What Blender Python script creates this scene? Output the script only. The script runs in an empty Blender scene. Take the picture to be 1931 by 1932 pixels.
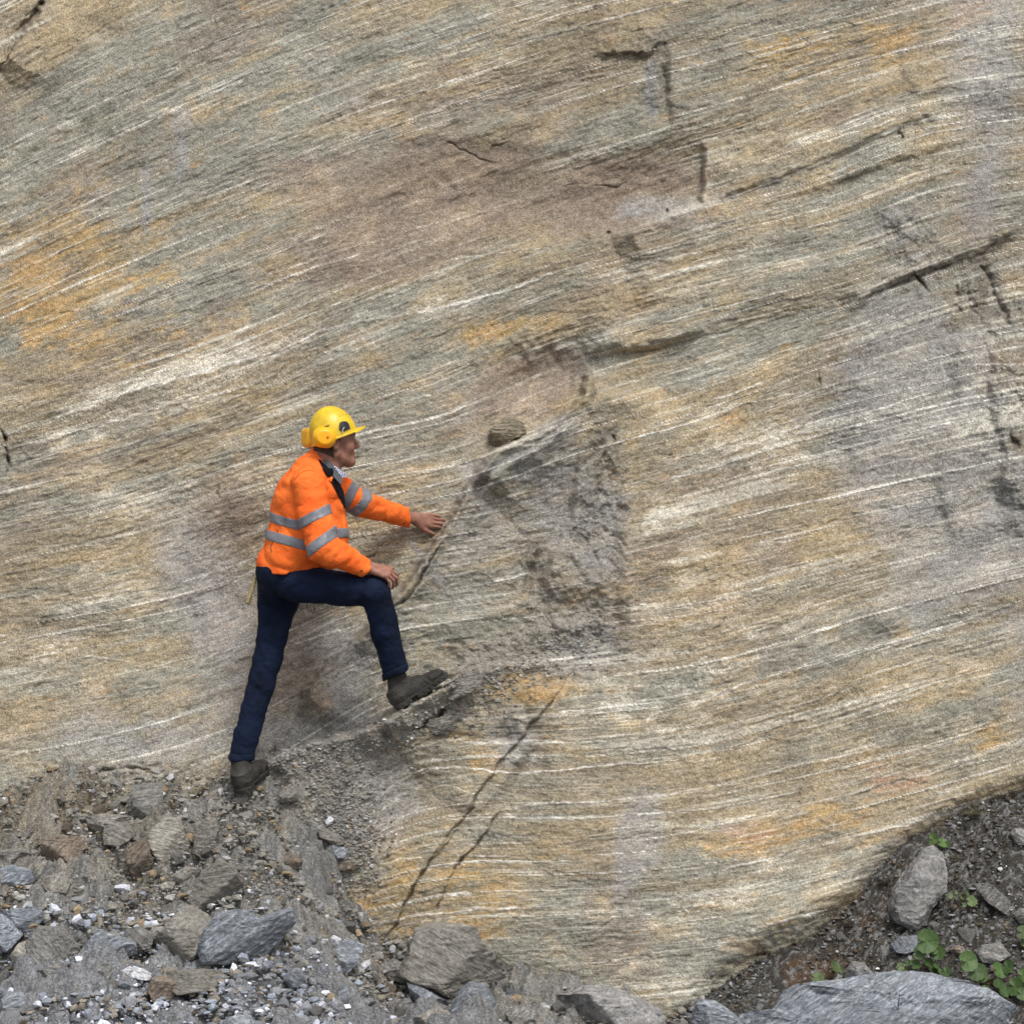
import bpy, math, random
import numpy as np
from mathutils import Vector, Matrix
f4 = np.float32
rng = np.random.default_rng(7)
random.seed(7)
SC = bpy.context.scene
COL = SC.collection
Z0 = 2.2          # camera height above the flat ground in front
CD = 10.0         # camera distance to the plane the man stands in

# ---------------------------------------------------------------- camera, world, sun, exposure
cam_d = bpy.data.cameras.new('camera')
cam_d.sensor_width = 36.0
cam_d.lens = 36.0 * CD / (1931.0 / 433.0)
cam_d.clip_end = 500.0
cam = bpy.data.objects.new('camera', cam_d)
cam.location = (0, -CD, Z0)
cam.rotation_euler = (math.radians(90), 0, 0)
COL.objects.link(cam)
SC.camera = cam

SUN_EL, SUN_AZ = 58.0, 25.0     # azimuth measured from straight behind the camera towards the right
w = bpy.data.worlds.new('World'); SC.world = w; w.use_nodes = True
nt = w.node_tree; bg = nt.nodes['Background']
sky = nt.nodes.new('ShaderNodeTexSky'); sky.sky_type = 'NISHITA'; sky.sun_disc = False
sky.sun_elevation = math.radians(SUN_EL); sky.sun_rotation = math.radians(180 - SUN_AZ)
sky.dust_density = 4.0; sky.air_density = 1.0; sky.ozone_density = 0.6
hs = nt.nodes.new('ShaderNodeHueSaturation'); hs.inputs['Saturation'].default_value = 0.32
nt.links.new(sky.outputs[0], hs.inputs['Color']); nt.links.new(hs.outputs[0], bg.inputs['Color'])
bg.inputs['Strength'].default_value = 0.15
sl = bpy.data.lights.new('sun', 'SUN'); sl.energy = 1.5; sl.angle = math.radians(10); sl.color = (1.0, 0.965, 0.91)
so = bpy.data.objects.new('sun', sl); COL.objects.link(so)
a, e = math.radians(SUN_AZ), math.radians(SUN_EL)
sd = Vector((math.sin(a) * math.cos(e), -math.cos(a) * math.cos(e), math.sin(e)))
so.rotation_euler = sd.to_track_quat('Z', 'Y').to_euler(); so.location = sd * 30
SC.view_settings.view_transform = 'Standard'; SC.view_settings.look = 'None'
SC.view_settings.gamma = 1.0; SC.view_settings.exposure = 0.20

# ---------------------------------------------------------------- numeric helpers
def P(U, V, y):
    d = CD + y
    return (U - 965.5) / 4330.0 * d, y, Z0 + (966.0 - V) / 4330.0 * d
def PV(U, V, y): return np.array(P(U, V, y), dtype=float)

T2 = (rng.random((256, 256)) * 2 - 1).astype(f4)
T3 = (rng.random((32, 32, 32)) * 2 - 1).astype(f4)
def n2(x, y):
    x = np.asarray(x, f4); y = np.asarray(y, f4)
    xi = np.floor(x); yi = np.floor(y); fx = x - xi; fy = y - yi
    fx = fx * fx * (3 - 2 * fx); fy = fy * fy * (3 - 2 * fy)
    xi = xi.astype(np.int32) & 255; yi = yi.astype(np.int32) & 255
    x1 = (xi + 1) & 255; y1 = (yi + 1) & 255
    a = T2[xi, yi]; b = T2[x1, yi]; c = T2[xi, y1]; d = T2[x1, y1]
    a = a + (b - a) * fx; c = c + (d - c) * fx
    return a + (c - a) * fy
def fbm2(x, y, o=4, g=0.5, off=0.0):
    r = 0; am = 1.0; tot = 0
    for i in range(o):
        r = r + am * n2(x * 2 ** i + off + 17.3 * i, y * 2 ** i + off * 1.7 + 5.1 * i); tot += am; am *= g
    return r / tot
def n3(p):
    p = np.asarray(p, f4); pi = np.floor(p); f = p - pi; f = f * f * (3 - 2 * f); pi = pi.astype(np.int32) & 31; q = (pi + 1) & 31
    x0, y0, z0 = pi[..., 0], pi[..., 1], pi[..., 2]; x1, y1, z1 = q[..., 0], q[..., 1], q[..., 2]
    fx, fy, fz = f[..., 0], f[..., 1], f[..., 2]
    l = lambda a, b, t: a + (b - a) * t
    return l(l(l(T3[x0, y0, z0], T3[x1, y0, z0], fx), l(T3[x0, y1, z0], T3[x1, y1, z0], fx), fy),
             l(l(T3[x0, y0, z1], T3[x1, y0, z1], fx), l(T3[x0, y1, z1], T3[x1, y1, z1], fx), fy), fz)
def fbm3(p, o=3, g=0.5):
    r = 0; am = 1.0; tot = 0
    for i in range(o):
        r = r + am * n3(p * 2 ** i + 7.7 * i); tot += am; am *= g
    return r / tot
def sst(a, b, x):
    t = np.clip((x - a) / (b - a), 0, 1); return t * t * (3 - 2 * t)
def mixc(a, b, m): return a + (b - a) * m[..., None]

def mesh_np(name, verts, faces, smooth=True, cols=None, vecs=None):
    """faces: (N,k) int array, or list of such arrays"""
    me = bpy.data.meshes.new(name)
    fl = faces if isinstance(faces, list) else [faces]
    verts = np.ascontiguousarray(verts, f4)
    me.vertices.add(len(verts)); me.vertices.foreach_set('co', verts.ravel())
    loops = np.concatenate([f.ravel() for f in fl]).astype(np.int32)
    tot = np.concatenate([np.full(len(f), f.shape[1], np.int32) for f in fl])
    st = np.concatenate([[0], np.cumsum(tot)[:-1]]).astype(np.int32)
    me.loops.add(len(loops)); me.loops.foreach_set('vertex_index', loops)
    me.polygons.add(len(tot)); me.polygons.foreach_set('loop_start', st)
    try: me.polygons.foreach_set('loop_total', tot)
    except Exception: pass
    me.update(calc_edges=True)
    me.polygons.foreach_set('use_smooth', np.full(len(tot), smooth, bool))
    if cols:
        for k, c in cols.items():
            c = np.asarray(c, f4)
            if c.shape[1] == 3: c = np.concatenate([c, np.ones((len(c), 1), f4)], 1)
            at = me.attributes.new(k, 'FLOAT_COLOR', 'POINT'); at.data.foreach_set('color', np.ascontiguousarray(c).ravel())
    if vecs:
        for k, c in vecs.items():
            at = me.attributes.new(k, 'FLOAT_VECTOR', 'POINT'); at.data.foreach_set('vector', np.ascontiguousarray(c, f4).ravel())
    return me
def link(name, me, mat=None, parent=None):
    o = bpy.data.objects.new(name, me); COL.objects.link(o)
    if mat is not None:
        me.materials.clear(); me.materials.append(mat)
    if parent is not None: o.parent = parent
    return o
def tag(o, label=None, cat=None, group=None, kind=None):
    if label: o['label'] = label
    if cat: o['category'] = cat
    if group: o['group'] = group
    if kind: o['kind'] = kind
    return o
def empty(name, loc):
    o = bpy.data.objects.new(name, None); COL.objects.link(o); o.location = loc; o.empty_display_size = 0.05; return o
def recentre(o, base):
    """put an object's origin at base (world) with no change of shape"""
    me = o.data; n = len(me.vertices); a = np.empty(n * 3, f4); me.vertices.foreach_get('co', a)
    a = a.reshape(-1, 3) - np.array(base, f4); me.vertices.foreach_set('co', a.ravel()); o.location = base; me.update()

# ---------------------------------------------------------------- materials
def principled(name, col=(0.5, 0.5, 0.5), rough=0.8, spec=0.3):
    m = bpy.data.materials.new(name); m.use_nodes = True
    b = m.node_tree.nodes['Principled BSDF']
    b.inputs['Base Color'].default_value = (*col, 1); b.inputs['Roughness'].default_value = rough
    b.inputs['Specular IOR Level'].default_value = spec
    return m, m.node_tree, b
def N(nt, t, **kw):
    n = nt.nodes.new(t)
    for k, v in kw.items(): setattr(n, k, v)
    return n
def ramp(nt, fac, stops):
    r = N(nt, 'ShaderNodeValToRGB'); cr = r.color_ramp
    while len(cr.elements) < len(stops): cr.elements.new(0.5)
    for el, (p, c) in zip(cr.elements, stops):
        el.position = p; el.color = (*c, 1) if len(c) == 3 else c
    nt.links.new(fac, r.inputs[0]); return r.outputs[0]
def mult(nt, a, b, fac=1.0, mode='MULTIPLY'):
    m = N(nt, 'ShaderNodeMix', data_type='RGBA', blend_type=mode); m.inputs[0].default_value = fac
    for i, s in ((6, a), (7, b)):
        if hasattr(s, 'links'): nt.links.new(s, m.inputs[i])
        else: m.inputs[i].default_value = (*s, 1)
    return m.outputs[2]
def noise(nt, vec, scale, detail=4, rough=0.55, dist=0.0):
    n = N(nt, 'ShaderNodeTexNoise'); n.inputs['Scale'].default_value = scale; n.inputs['Detail'].default_value = detail
    n.inputs['Roughness'].default_value = rough; n.inputs['Distortion'].default_value = dist
    nt.links.new(vec, n.inputs['Vector']); return n.outputs[0]
def mapping(nt, vec, scale, rot=(0, 0, 0)):
    n = N(nt, 'ShaderNodeMapping'); n.inputs['Scale'].default_value = scale; n.inputs['Rotation'].default_value = rot
    nt.links.new(vec, n.inputs[0]); return n.outputs[0]
def bump(nt, h, b, strength=0.5, dist=0.01, prev=None):
    n = N(nt, 'ShaderNodeBump'); n.inputs['Strength'].default_value = strength; n.inputs['Distance'].default_value = dist
    nt.links.new(h, n.inputs['Height'])
    if prev is not None: nt.links.new(prev, n.inputs['Normal'])
    nt.links.new(n.outputs[0], b.inputs['Normal']); return n.outputs[0]

def mat_cliff():
    m, nt, b = principled('banded_gneiss', rough=0.85, spec=0.25)
    at = N(nt, 'ShaderNodeAttribute', attribute_name='col'); fo = N(nt, 'ShaderNodeAttribute', attribute_name='fol')
    v1 = mapping(nt, fo.outputs['Vector'], (45, 150, 45)); v2 = mapping(nt, fo.outputs['Vector'], (210, 330, 210))
    a = noise(nt, v1, 1.0, 4, 0.68, 0.3); c = noise(nt, v2, 1.0, 3, 0.75)
    g1 = ramp(nt, a, [(0.32, (0.78, 0.78, 0.77)), (0.5, (1, 1, 1)), (0.70, (1.22, 1.21, 1.2))])
    g2 = ramp(nt, c, [(0.36, (0.34, 0.34, 0.34)), (0.5, (1, 1, 1)), (0.64, (1.72, 1.71, 1.69))])
    l1 = noise(nt, mapping(nt, fo.outputs['Vector'], (4.5, 120, 1)), 1.0, 2, 0.55); l2 = noise(nt, mapping(nt, fo.outputs['Vector'], (8, 190, 1)), 1.0, 2, 0.55)
    mk = noise(nt, mapping(nt, fo.outputs['Vector'], (2.2, 10, 1)), 1.0, 4, 0.6); mk2 = noise(nt, mapping(nt, fo.outputs['Vector'], (5, 26, 1)), 1.0, 4, 0.6)
    def mixm(c0, c1, f1, f2, k):
        mm = N(nt, 'ShaderNodeMath', operation='MULTIPLY'); nt.links.new(f1, mm.inputs[0]); nt.links.new(f2, mm.inputs[1])
        m3 = N(nt, 'ShaderNodeMath', operation='MULTIPLY'); nt.links.new(mm.outputs[0], m3.inputs[0]); nt.links.new(at.outputs['Alpha'], m3.inputs[1])
        m2 = N(nt, 'ShaderNodeMath', operation='MULTIPLY'); nt.links.new(m3.outputs[0], m2.inputs[0]); m2.inputs[1].default_value = k
        mx = N(nt, 'ShaderNodeMix', data_type='RGBA'); nt.links.new(m2.outputs[0], mx.inputs[0]); nt.links.new(c0, mx.inputs[6]); mx.inputs[7].default_value = (*c1, 1); return mx.outputs[2]
    bw = lambda s, lo, hi: ramp(nt, s, [(lo, (0, 0, 0)), (hi, (1, 1, 1))])
    col = mixm(at.outputs['Color'], (.60, .585, .52), bw(l1, .57, .63), bw(mk, .46, .60), .40)
    col = mixm(col, (.55, .53, .46), bw(l2, .58, .64), bw(mk2, .42, .56), .35)
    inv = ramp(nt, l2, [(.36, (1, 1, 1)), (.42, (0, 0, 0))]); col = mixm(col, (.11, .10, .08), inv, bw(mk2, .40, .60), .30)
    col = mult(nt, mult(nt, col, g1), g2)
    nt.links.new(col, b.inputs['Base Color'])
    p = bump(nt, a, b, 0.35, 0.005); bump(nt, c, b, 0.6, 0.004, p)
    return m
def mat_ground():
    m, nt, b = principled('dusty_rubble', rough=0.95, spec=0.15)
    at = N(nt, 'ShaderNodeAttribute', attribute_name='col'); tc = N(nt, 'ShaderNodeTexCoord')
    c = noise(nt, tc.outputs['Object'], 190, 4, 0.7)
    v = N(nt, 'ShaderNodeTexVoronoi'); v.inputs['Scale'].default_value = 120; nt.links.new(tc.outputs['Object'], v.inputs['Vector'])
    g2 = ramp(nt, c, [(0.30, (0.5, 0.5, 0.5)), (0.5, (1, 1, 1)), (0.72, (1.6, 1.6, 1.6))])
    vb = N(nt, 'ShaderNodeRGBToBW'); nt.links.new(v.outputs['Color'], vb.inputs[0]); hsv = ramp(nt, vb.outputs[0], [(.2, (.72,.72,.72)), (.8, (1.2,1.2,1.2))])
    nt.links.new(mult(nt, mult(nt, at.outputs['Color'], g2), hsv), b.inputs['Base Color'])
    p = bump(nt, c, b, 0.8, 0.01); bump(nt, v.outputs['Distance'], b, 0.6, 0.006, p)
    return m
def mat_stone(name, c1, c2, c3, band=(1, 1, 6), rot=(0.4, 0.3, 0.2), vein=0.0, dusty=0.4):
    """foliated loose rock: c1..c3 dark to light"""
    m, nt, b = principled(name, rough=0.88, spec=0.25)
    tc = N(nt, 'ShaderNodeTexCoord'); oi = N(nt, 'ShaderNodeObjectInfo')
    add = N(nt, 'ShaderNodeVectorMath', operation='ADD'); nt.links.new(tc.outputs['Object'], add.inputs[0])
    mu = N(nt, 'ShaderNodeMath', operation='MULTIPLY'); mu.inputs[1].default_value = 37.0; nt.links.new(oi.outputs['Random'], mu.inputs[0])
    nt.links.new(mu.outputs[0], add.inputs[1])
    ob = add.outputs[0]
    v = mapping(nt, ob, tuple(9 * k for k in band), rot)
    a = noise(nt, v, 1.6, 6, 0.68, 0.3); d = noise(nt, mapping(nt, ob, tuple(60 * (0.5 + 0.5 * k ** 0.5) for k in band), rot), 1.0, 4, 0.7)
    col = ramp(nt, a, [(0.30, c1), (0.5, c2), (0.68, c3)])
    g = ramp(nt, d, [(0.30, (0.55, 0.55, 0.55)), (0.5, (1, 1, 1)), (0.72, (1.5, 1.5, 1.5))])
    col = mult(nt, col, g)
    big = noise(nt, ob, 7, 3, 0.6)
    msk = ramp(nt, big, [(0.5 - dusty * 0.15, (0, 0, 0)), (0.75 - dusty * 0.2, (1, 1, 1))])
    mx = N(nt, 'ShaderNodeMix', data_type='RGBA'); nt.links.new(msk, mx.inputs[0]); nt.links.new(col, mx.inputs[6])
    dc = mult(nt, (0.27, 0.255, 0.225), g); nt.links.new(dc, mx.inputs[7])
    k = N(nt, 'ShaderNodeMath', operation='MULTIPLY'); k.inputs[1].default_value = dusty; nt.links.new(msk, k.inputs[0]); nt.links.new(k.outputs[0], mx.inputs[0])
    hv = N(nt, 'ShaderNodeHueSaturation'); mr = N(nt, 'ShaderNodeMapRange'); mr.inputs[3].default_value = 0.82; mr.inputs[4].default_value = 1.2
    nt.links.new(oi.outputs['Random'], mr.inputs[0]); nt.links.new(mr.outputs[0], hv.inputs['Value']); nt.links.new(mx.outputs[2], hv.inputs['Color'])
    nt.links.new(hv.outputs[0], b.inputs['Base Color'])
    p = bump(nt, big, b, 0.6, 0.03); p = bump(nt, a, b, 0.9, 0.02, p); bump(nt, d, b, 0.9, 0.007, p)
    return m
def mat_gravel():
    m, nt, b = principled('loose_gravel', rough=0.9, spec=0.2)
    at = N(nt, 'ShaderNodeAttribute', attribute_name='col'); tc = N(nt, 'ShaderNodeTexCoord')
    c = noise(nt, tc.outputs['Object'], 160, 4, 0.7)
    g2 = ramp(nt, c, [(0.30, (0.6, 0.6, 0.6)), (0.5, (1, 1, 1)), (0.72, (1.35, 1.35, 1.35))])
    nt.links.new(mult(nt, at.outputs['Color'], g2), b.inputs['Base Color']); bump(nt, c, b, 0.6, 0.004)
    return m
def mat_cloth(name, c, c2=None, rough=0.8, spec=0.2, weave=900, wstr=0.25, fold=18, fstr=0.25, sheen=0.0):
    m, nt, b = principled(name, c, rough, spec)
    tc = N(nt, 'ShaderNodeTexCoord'); ob = tc.outputs['Object']
    big = noise(nt, ob, 9, 4, 0.6)
    c2 = c2 or tuple(k * 0.8 for k in c)
    fine = noise(nt, ob, weave, 2, 0.6)
    col = ramp(nt, big, [(0.35, c2), (0.62, c)])
    g = ramp(nt, fine, [(0.3, (0.86, 0.86, 0.86)), (0.7, (1.1, 1.1, 1.1))])
    nt.links.new(mult(nt, col, g), b.inputs['Base Color'])
    p = bump(nt, noise(nt, ob, fold, 4, 0.6, 0.6), b, fstr, 0.02); bump(nt, fine, b, wstr, 0.001, p)
    if sheen: b.inputs['Sheen Weight'].default_value = sheen
    return m

M = {}
M['cliff'] = mat_cliff(); M['ground'] = mat_ground(); M['gravel'] = mat_gravel()
M['st_grey'] = mat_stone('grey_gneiss_block', (0.14, 0.14, 0.135), (0.25, 0.245, 0.23), (0.44, 0.43, 0.41))
M['st_blue'] = mat_stone('blue_grey_slate', (0.12, 0.135, 0.155), (0.245, 0.27, 0.305), (0.50, 0.53, 0.58), dusty=0.25)
M['st_pale'] = mat_stone('pale_banded_block', (0.17, 0.16, 0.14), (0.32, 0.30, 0.26), (0.52, 0.50, 0.45), dusty=0.25)
M['st_brown'] = mat_stone('brown_stained_block', (0.12, 0.095, 0.075), (0.24, 0.195, 0.155), (0.36, 0.30, 0.24), dusty=0.3)
M['st_white'] = mat_stone('white_quartz', (0.42, 0.42, 0.43), (0.60, 0.61, 0.64), (0.74, 0.76, 0.80), dusty=0.05)
M['st_tan'] = mat_stone('tan_gneiss', (0.17, 0.145, 0.105), (0.285, 0.245, 0.175), (0.42, 0.38, 0.29), dusty=0.2)
M['st_dusty'] = mat_stone('dust_covered_block', (0.14, 0.13, 0.115), (0.26, 0.245, 0.215), (0.42, 0.40, 0.36), dusty=0.8)
M['st_lilac'] = mat_stone('lilac_grey_block', (0.13, 0.13, 0.13), (0.25, 0.245, 0.24), (0.40, 0.39, 0.385), band=(1, 1, 2), dusty=0.3)

# ---------------------------------------------------------------- cliff (terrain)
def base_y(V): return 0.52 + 0.36 * (966.0 - V) / 433.0

CP = np.array([(0,100,27),(200,250,25),(500,100,22),(0,500,25),(300,500,22),(600,450,20),(900,150,18),(1300,100,14),(1700,100,14),(1900,250,8),
(900,400,17),(1300,300,17),(1600,280,22),(1150,520,15),(900,560,22),(600,620,23),(300,720,18),(100,800,16),(1500,480,12),(1200,640,15),(1700,540,22),
(1000,760,24),(1400,730,20),(1750,750,14),(1900,700,10),(100,1000,12),(300,950,18),(700,890,12),(1200,900,14),(1600,950,12),(1800,900,12),(200,1200,10),
(100,1400,12),(400,1300,18),(600,1200,25),(620,1400,35),(700,1520,35),(850,1420,0),(830,1530,10),(940,1560,-5),(800,1150,8),(1000,1090,10),(1000,1240,3),
(1200,1240,6),(1200,1500,4),(1000,1700,3),(700,1740,10),(1300,1650,5),(1500,1500,12),(1400,1300,15),(1600,1240,18),(1800,1150,14),(1600,1650,16),
(1800,1500,15),(1500,1740,15),(1900,1400,18)], float)
def slope_field(U, V):
    num = 0; den = 1e-9
    for (u, v, a) in CP:
        wgt = np.exp(-((U - u) ** 2 + (V - v) ** 2) / (2 * 85.0 ** 2)) + 1e-5 / (1 + ((U - u) ** 2 + (V - v) ** 2) / 3e5) ** 2
        num = num + wgt * a; den = den + wgt
    return np.tan(np.radians(num / den))
# coarse foliation coordinate by marching level curves outwards from U=960
GU = np.arange(-1000, 3001, 10.0); GV = np.arange(-1700, 2601, 10.0)
uu, vv = np.meshgrid(GU, GV, indexing='ij')
MS = slope_field(uu, vv)
S = np.zeros_like(MS); i0 = int(np.where(GU == 960)[0][0]); S[i0] = GV
for i in range(i0 + 1, len(GU)): S[i] = np.interp(GV + MS[i] * 10, GV, S[i - 1], left=None, right=None) + np.where(GV + MS[i] * 10 > GV[-1], MS[i] * 10, 0)
for i in range(i0 - 1, -1, -1): S[i] = np.interp(GV - MS[i] * 10, GV, S[i + 1]) - np.where(GV - MS[i] * 10 < GV[0], MS[i] * 10, 0)
def grid_lookup(G, U, V):
    x = np.clip((U - GU[0]) / 10.0, 0, len(GU) - 1.001); y = np.clip((V - GV[0]) / 10.0, 0, len(GV) - 1.001)
    xi = x.astype(int); yi = y.astype(int); fx = x - xi; fy = y - yi
    return (G[xi, yi] * (1 - fx) + G[xi + 1, yi] * fx) * (1 - fy) + (G[xi, yi + 1] * (1 - fx) + G[xi + 1, yi + 1] * fx) * fy

def axis(lo, hi, step, out_lo, out_hi):
    a = np.arange(lo, hi + step, step); l = [lo]; s = step
    while l[-1] > out_lo: s *= 1.18; l.append(l[-1] - s)
    r = [a[-1]]; s = step
    while r[-1] < out_hi: s *= 1.18; r.append(r[-1] + s)
    return np.concatenate([np.array(l[1:][::-1]), a, np.array(r[1:])])
AU = axis(-30, 1965, 1.95, -900, 2850); AV = axis(-30, 1925, 1.95, -1500, 2300)
U, V = np.meshgrid(AU.astype(f4), AV.astype(f4), indexing='ij')
Sf = (grid_lookup(S, U, V) / 433.0).astype(f4); Tf = (U / 433.0).astype(f4)
X0 = (U / 433.0); W0 = (966 - V) / 433.0

def window(pts, r):
    p = np.array(pts); i0, i1 = np.searchsorted(AU, [p[:, 0].min() - r, p[:, 0].max() + r]); j0, j1 = np.searchsorted(AV, [p[:, 1].min() - r, p[:, 1].max() + r])
    return slice(max(i0, 0), max(i1, i0 + 1)), slice(max(j0, 0), max(j1, j0 + 1))
def polydist(Us, Vs, pts):
    best = np.full(Us.shape, 1e9, f4); side = np.zeros_like(best); par = np.zeros_like(best)
    p = np.array(pts, float); seg = np.hypot(*(p[1:] - p[:-1]).T); L = seg.sum(); acc = 0
    for k in range(len(p) - 1):
        ax, ay = p[k]; bx, by = p[k + 1]; dx, dy = bx - ax, by - ay; l2 = dx * dx + dy * dy
        t = ((Us - ax) * dx + (Vs - ay) * dy) / l2; tc = np.clip(t, 0, 1)
        ex = Us - ax - tc * dx; ey = Vs - ay - tc * dy; d = np.sqrt(ex * ex + ey * ey)
        m = d < best
        cr = dx * (Vs - ay) - dy * (Us - ax)          # >0: right-hand side when walking in image space (v down)
        best = np.where(m, d, best); side = np.where(m, np.sign(cr), side); par = np.where(m, (acc + tc * seg[k]) / L, par); acc += seg[k]
    return best, side, par
wu = 9 * fbm2(X0 * 6, W0 * 6, 4, 0.6, off=3) + 2.8 * n2(X0 * 35, W0 * 35)
wv = 8 * fbm2(X0 * 6, W0 * 6, 4, 0.6, off=31) + 2.8 * n2(X0 * 35 + 9, W0 * 35)
UW = U + wu; VW = V + wv

Y = np.zeros_like(U)          # relief, positive = away from camera
Y += 0.060 * fbm2(X0 * 0.9, W0 * 0.9, 3, off=11)
Y += 0.014 * fbm2(Tf * 1.6 + Sf * 0.3, Sf * 4.0, 3, off=5)
def blob(u, v, ru, rv, ang=0):
    c, s = math.cos(math.radians(ang)), math.sin(math.radians(ang)); du = UW - u; dv = V + wv * 1.5 - v
    a = (du * c - dv * s) / ru; b = (du * s + dv * c) / rv
    return np.exp(-(a * a + b * b))
# hollows (away) and bulges (towards the camera)
for (u, v, ru, rv, ang, h) in [(420,1130,120,300,15,0.15),(560,1250,110,150,0,0.07),(1010,715,105,60,25,0.16),(860,390,220,70,15,0.06),(1190,375,160,65,12,0.10),
        (1230,225,22,45,0,0.025),(1700,470,60,45,0,0.03),(1850,545,40,90,-10,0.06),(1130,1240,120,60,10,0.05),(1005,1080,25,70,20,0.03),(1010,1420,60,120,-30,0.025),
        (230,1060,60,60,0,0.02),(360,1160,22,18,0,0.03),(1240,180,18,70,0,-0.02),(1500,1200,200,160,0,-0.05),(1200,1650,300,160,0,-0.06),(150,700,200,120,0,-0.03),
        (1700,800,180,150,0,-0.04),(1400,560,260,60,15,-0.03),(1590,1300,20,60,5,0.02),(1840,1750,200,300,0,0.12),(1180,1020,20,130,0,-0.02),(1095,980,18,90,0,-0.02),(700,1600,140,90,-30,-0.03)]:
    Y += h * blob(u, v, ru, rv, ang)

def scarp(pts, h, wdt=4.0, fade=200.0, sgn=1, end=40.0):
    """one side of the line stands proud by h and dies out over fade; sgn=+1: the side on the right walking along pts"""
    sl = window(pts, fade * 3.2 + 20); u, v = UW[sl], VW[sl]
    d, s, t = polydist(u, v, pts); sdv = d * s * sgn
    p = np.array(pts, float); e0 = p[0] - p[1]; e0 /= np.hypot(*e0); e1 = p[-1] - p[-2]; e1 /= np.hypot(*e1)
    over = np.maximum(0, np.maximum((u - p[0, 0]) * e0[0] + (v - p[0, 1]) * e0[1], (u - p[-1, 0]) * e1[0] + (v - p[-1, 1]) * e1[1]))
    L = np.hypot(*(p[1:] - p[:-1]).T).sum()
    tap = np.clip(np.minimum(t, 1 - t) * L / end, 0, 1) * np.exp(-(over / end) ** 2)
    Y[sl] -= h * sst(-wdt, wdt, sdv) * np.exp(-np.maximum(sdv, 0) / fade) * tap
CR = np.zeros_like(U)          # crack mask (darkens the open joints)
def crack(pts, depth, wdt=3.0, end=30.0, cont=0.0):
    sl = window(pts, 40); d, s, t = polydist(UW[sl], VW[sl], pts)
    L = np.hypot(*(np.array(pts, float)[1:] - np.array(pts, float)[:-1]).T).sum()
    tap = np.clip(np.minimum(t, 1 - t) * L / end, 0.15, 1)
    nn_ = fbm2(U[sl] * 0.035, V[sl] * 0.035, 3, 0.6); w_ = wdt * tap * (0.8 + 1.1 * nn_)
    g = np.exp(-(d / np.maximum(w_, 0.5)) ** 1.5) * tap * np.maximum(np.clip(0.75 + 1.5 * nn_, 0.12, 1), cont)
    Y[sl] += depth * g; CR[sl] = np.maximum(CR[sl], g)

A_LINE = [(555,1345),(600,1270),(660,1210),(720,1165),(760,1110),(800,1050),(850,977),(890,905),(935,850),(1040,795),(1090,750),(1112,690)]
scarp(A_LINE, 0.17, 8, 120, +1); scarp(A_LINE[2:9], 0.07, 12, 35, +1); scarp([(870,1000),(905,930),(960,870),(1050,815),(1100,780)], .05, 8, 60, +1); scarp([(880,915),(935,852),(985,822),(1040,797),(1090,752),(1118,690)], .14, 8, 80, +1)
crack([(745,1130),(760,1110),(800,1050),(832,1003),(858,968),(885,925)], 0.05, 3.0, 30, .9); crack([(690,1195),(725,1158),(770,1130),(805,1070),(835,1020)], 0.035, 2.6, 30, .7); crack([(640,1085),(700,1050),(735,1015)], 0.012, 1.2); crack(A_LINE[:5], 0.045, 4, 30, .75); crack([(1112,690),(1118,740),(1104,780)], .03, 4)
scarp([(470,1455),(530,1425),(580,1402),(660,1385),(740,1352),(800,1316),(850,1288),(900,1262),(990,1245),(1090,1235)], 0.21, 9, 170, +1, 60)
scarp([(770,1170),(900,1160),(1000,1130),(1040,1060),(1060,1020)], 0.03, 6, 60, +1)
crack([(730,1775),(760,1720),(800,1645),(840,1580),(880,1535),(930,1450),(990,1380),(1050,1310),(1100,1245)], 0.028, 2.2, 30, .5)
scarp([(730,1775),(800,1645),(880,1535),(930,1450),(990,1380),(1050,1310)], 0.03, 3, 90, -1)
crack([(822,1735),(840,1680),(858,1640),(900,1590),(925,1560),(950,1525)], 0.03, 2.0, 30, .6); scarp([(822,1735),(858,1640),(900,1590),(950,1525)], 0.02, 3, 60, -1)
crack([(1620,572),(1700,530),(1760,505),(1840,485),(1880,460),(1935,440)], 0.028, 4.0); scarp([(1590,590),(1700,527),(1760,502),(1840,482),(1935,438)], 0.05, 12, 120, -1)
crack([(1838,488),(1870,530),(1880,570),(1915,640)], 0.028, 5); crack([(1718,505),(1730,525),(1748,552)], 0.06, 3.5)
crack([(1795,520),(1800,560),(1815,600)], 0.04, 6)
crack([(820,255),(870,285),(905,302),(945,315)], 0.014, 1.5); crack([(905,302),(935,280),(975,262)], 0.012, 1.4)
crack([(1055,350),(1110,347),(1150,352),(1185,345)], 0.02, 2.0); pass
crack([(1125,103),(1180,107),(1220,100),(1240,90),(1250,78)], 0.03, 5); scarp([(1110,108),(1220,104),(1275,70)], 0.05, 8, 70, -1); crack([(1250,110),(1256,160),(1262,240)], 0.02, 7)
scarp([(1262,80),(1258,160),(1265,240)], 0.05, 9, 80, -1); scarp([(1212,110),(1214,180),(1210,260)], 0.03, 8, 60, +1)
crack([(1318,385),(1322,340),(1326,285)], 0.014, 3); scarp([(1150,448),(1230,420),(1322,378),(1328,285),(1325,262)], 0.11, 6, 110, +1)
scarp([(680,262),(900,268),(1100,290),(1240,270),(1330,262)], 0.02, 18, 110, -1)
crack([(1143,440),(1148,452)], 0.05, 4, 3); crack([(1255,398),(1258,410)], 0.05, 4, 3); crack([(1385,265),(1392,300)], 0.02, 2); crack([(1540,690),(1543,715),(1548,742)], 0.03, 2.5)
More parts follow.
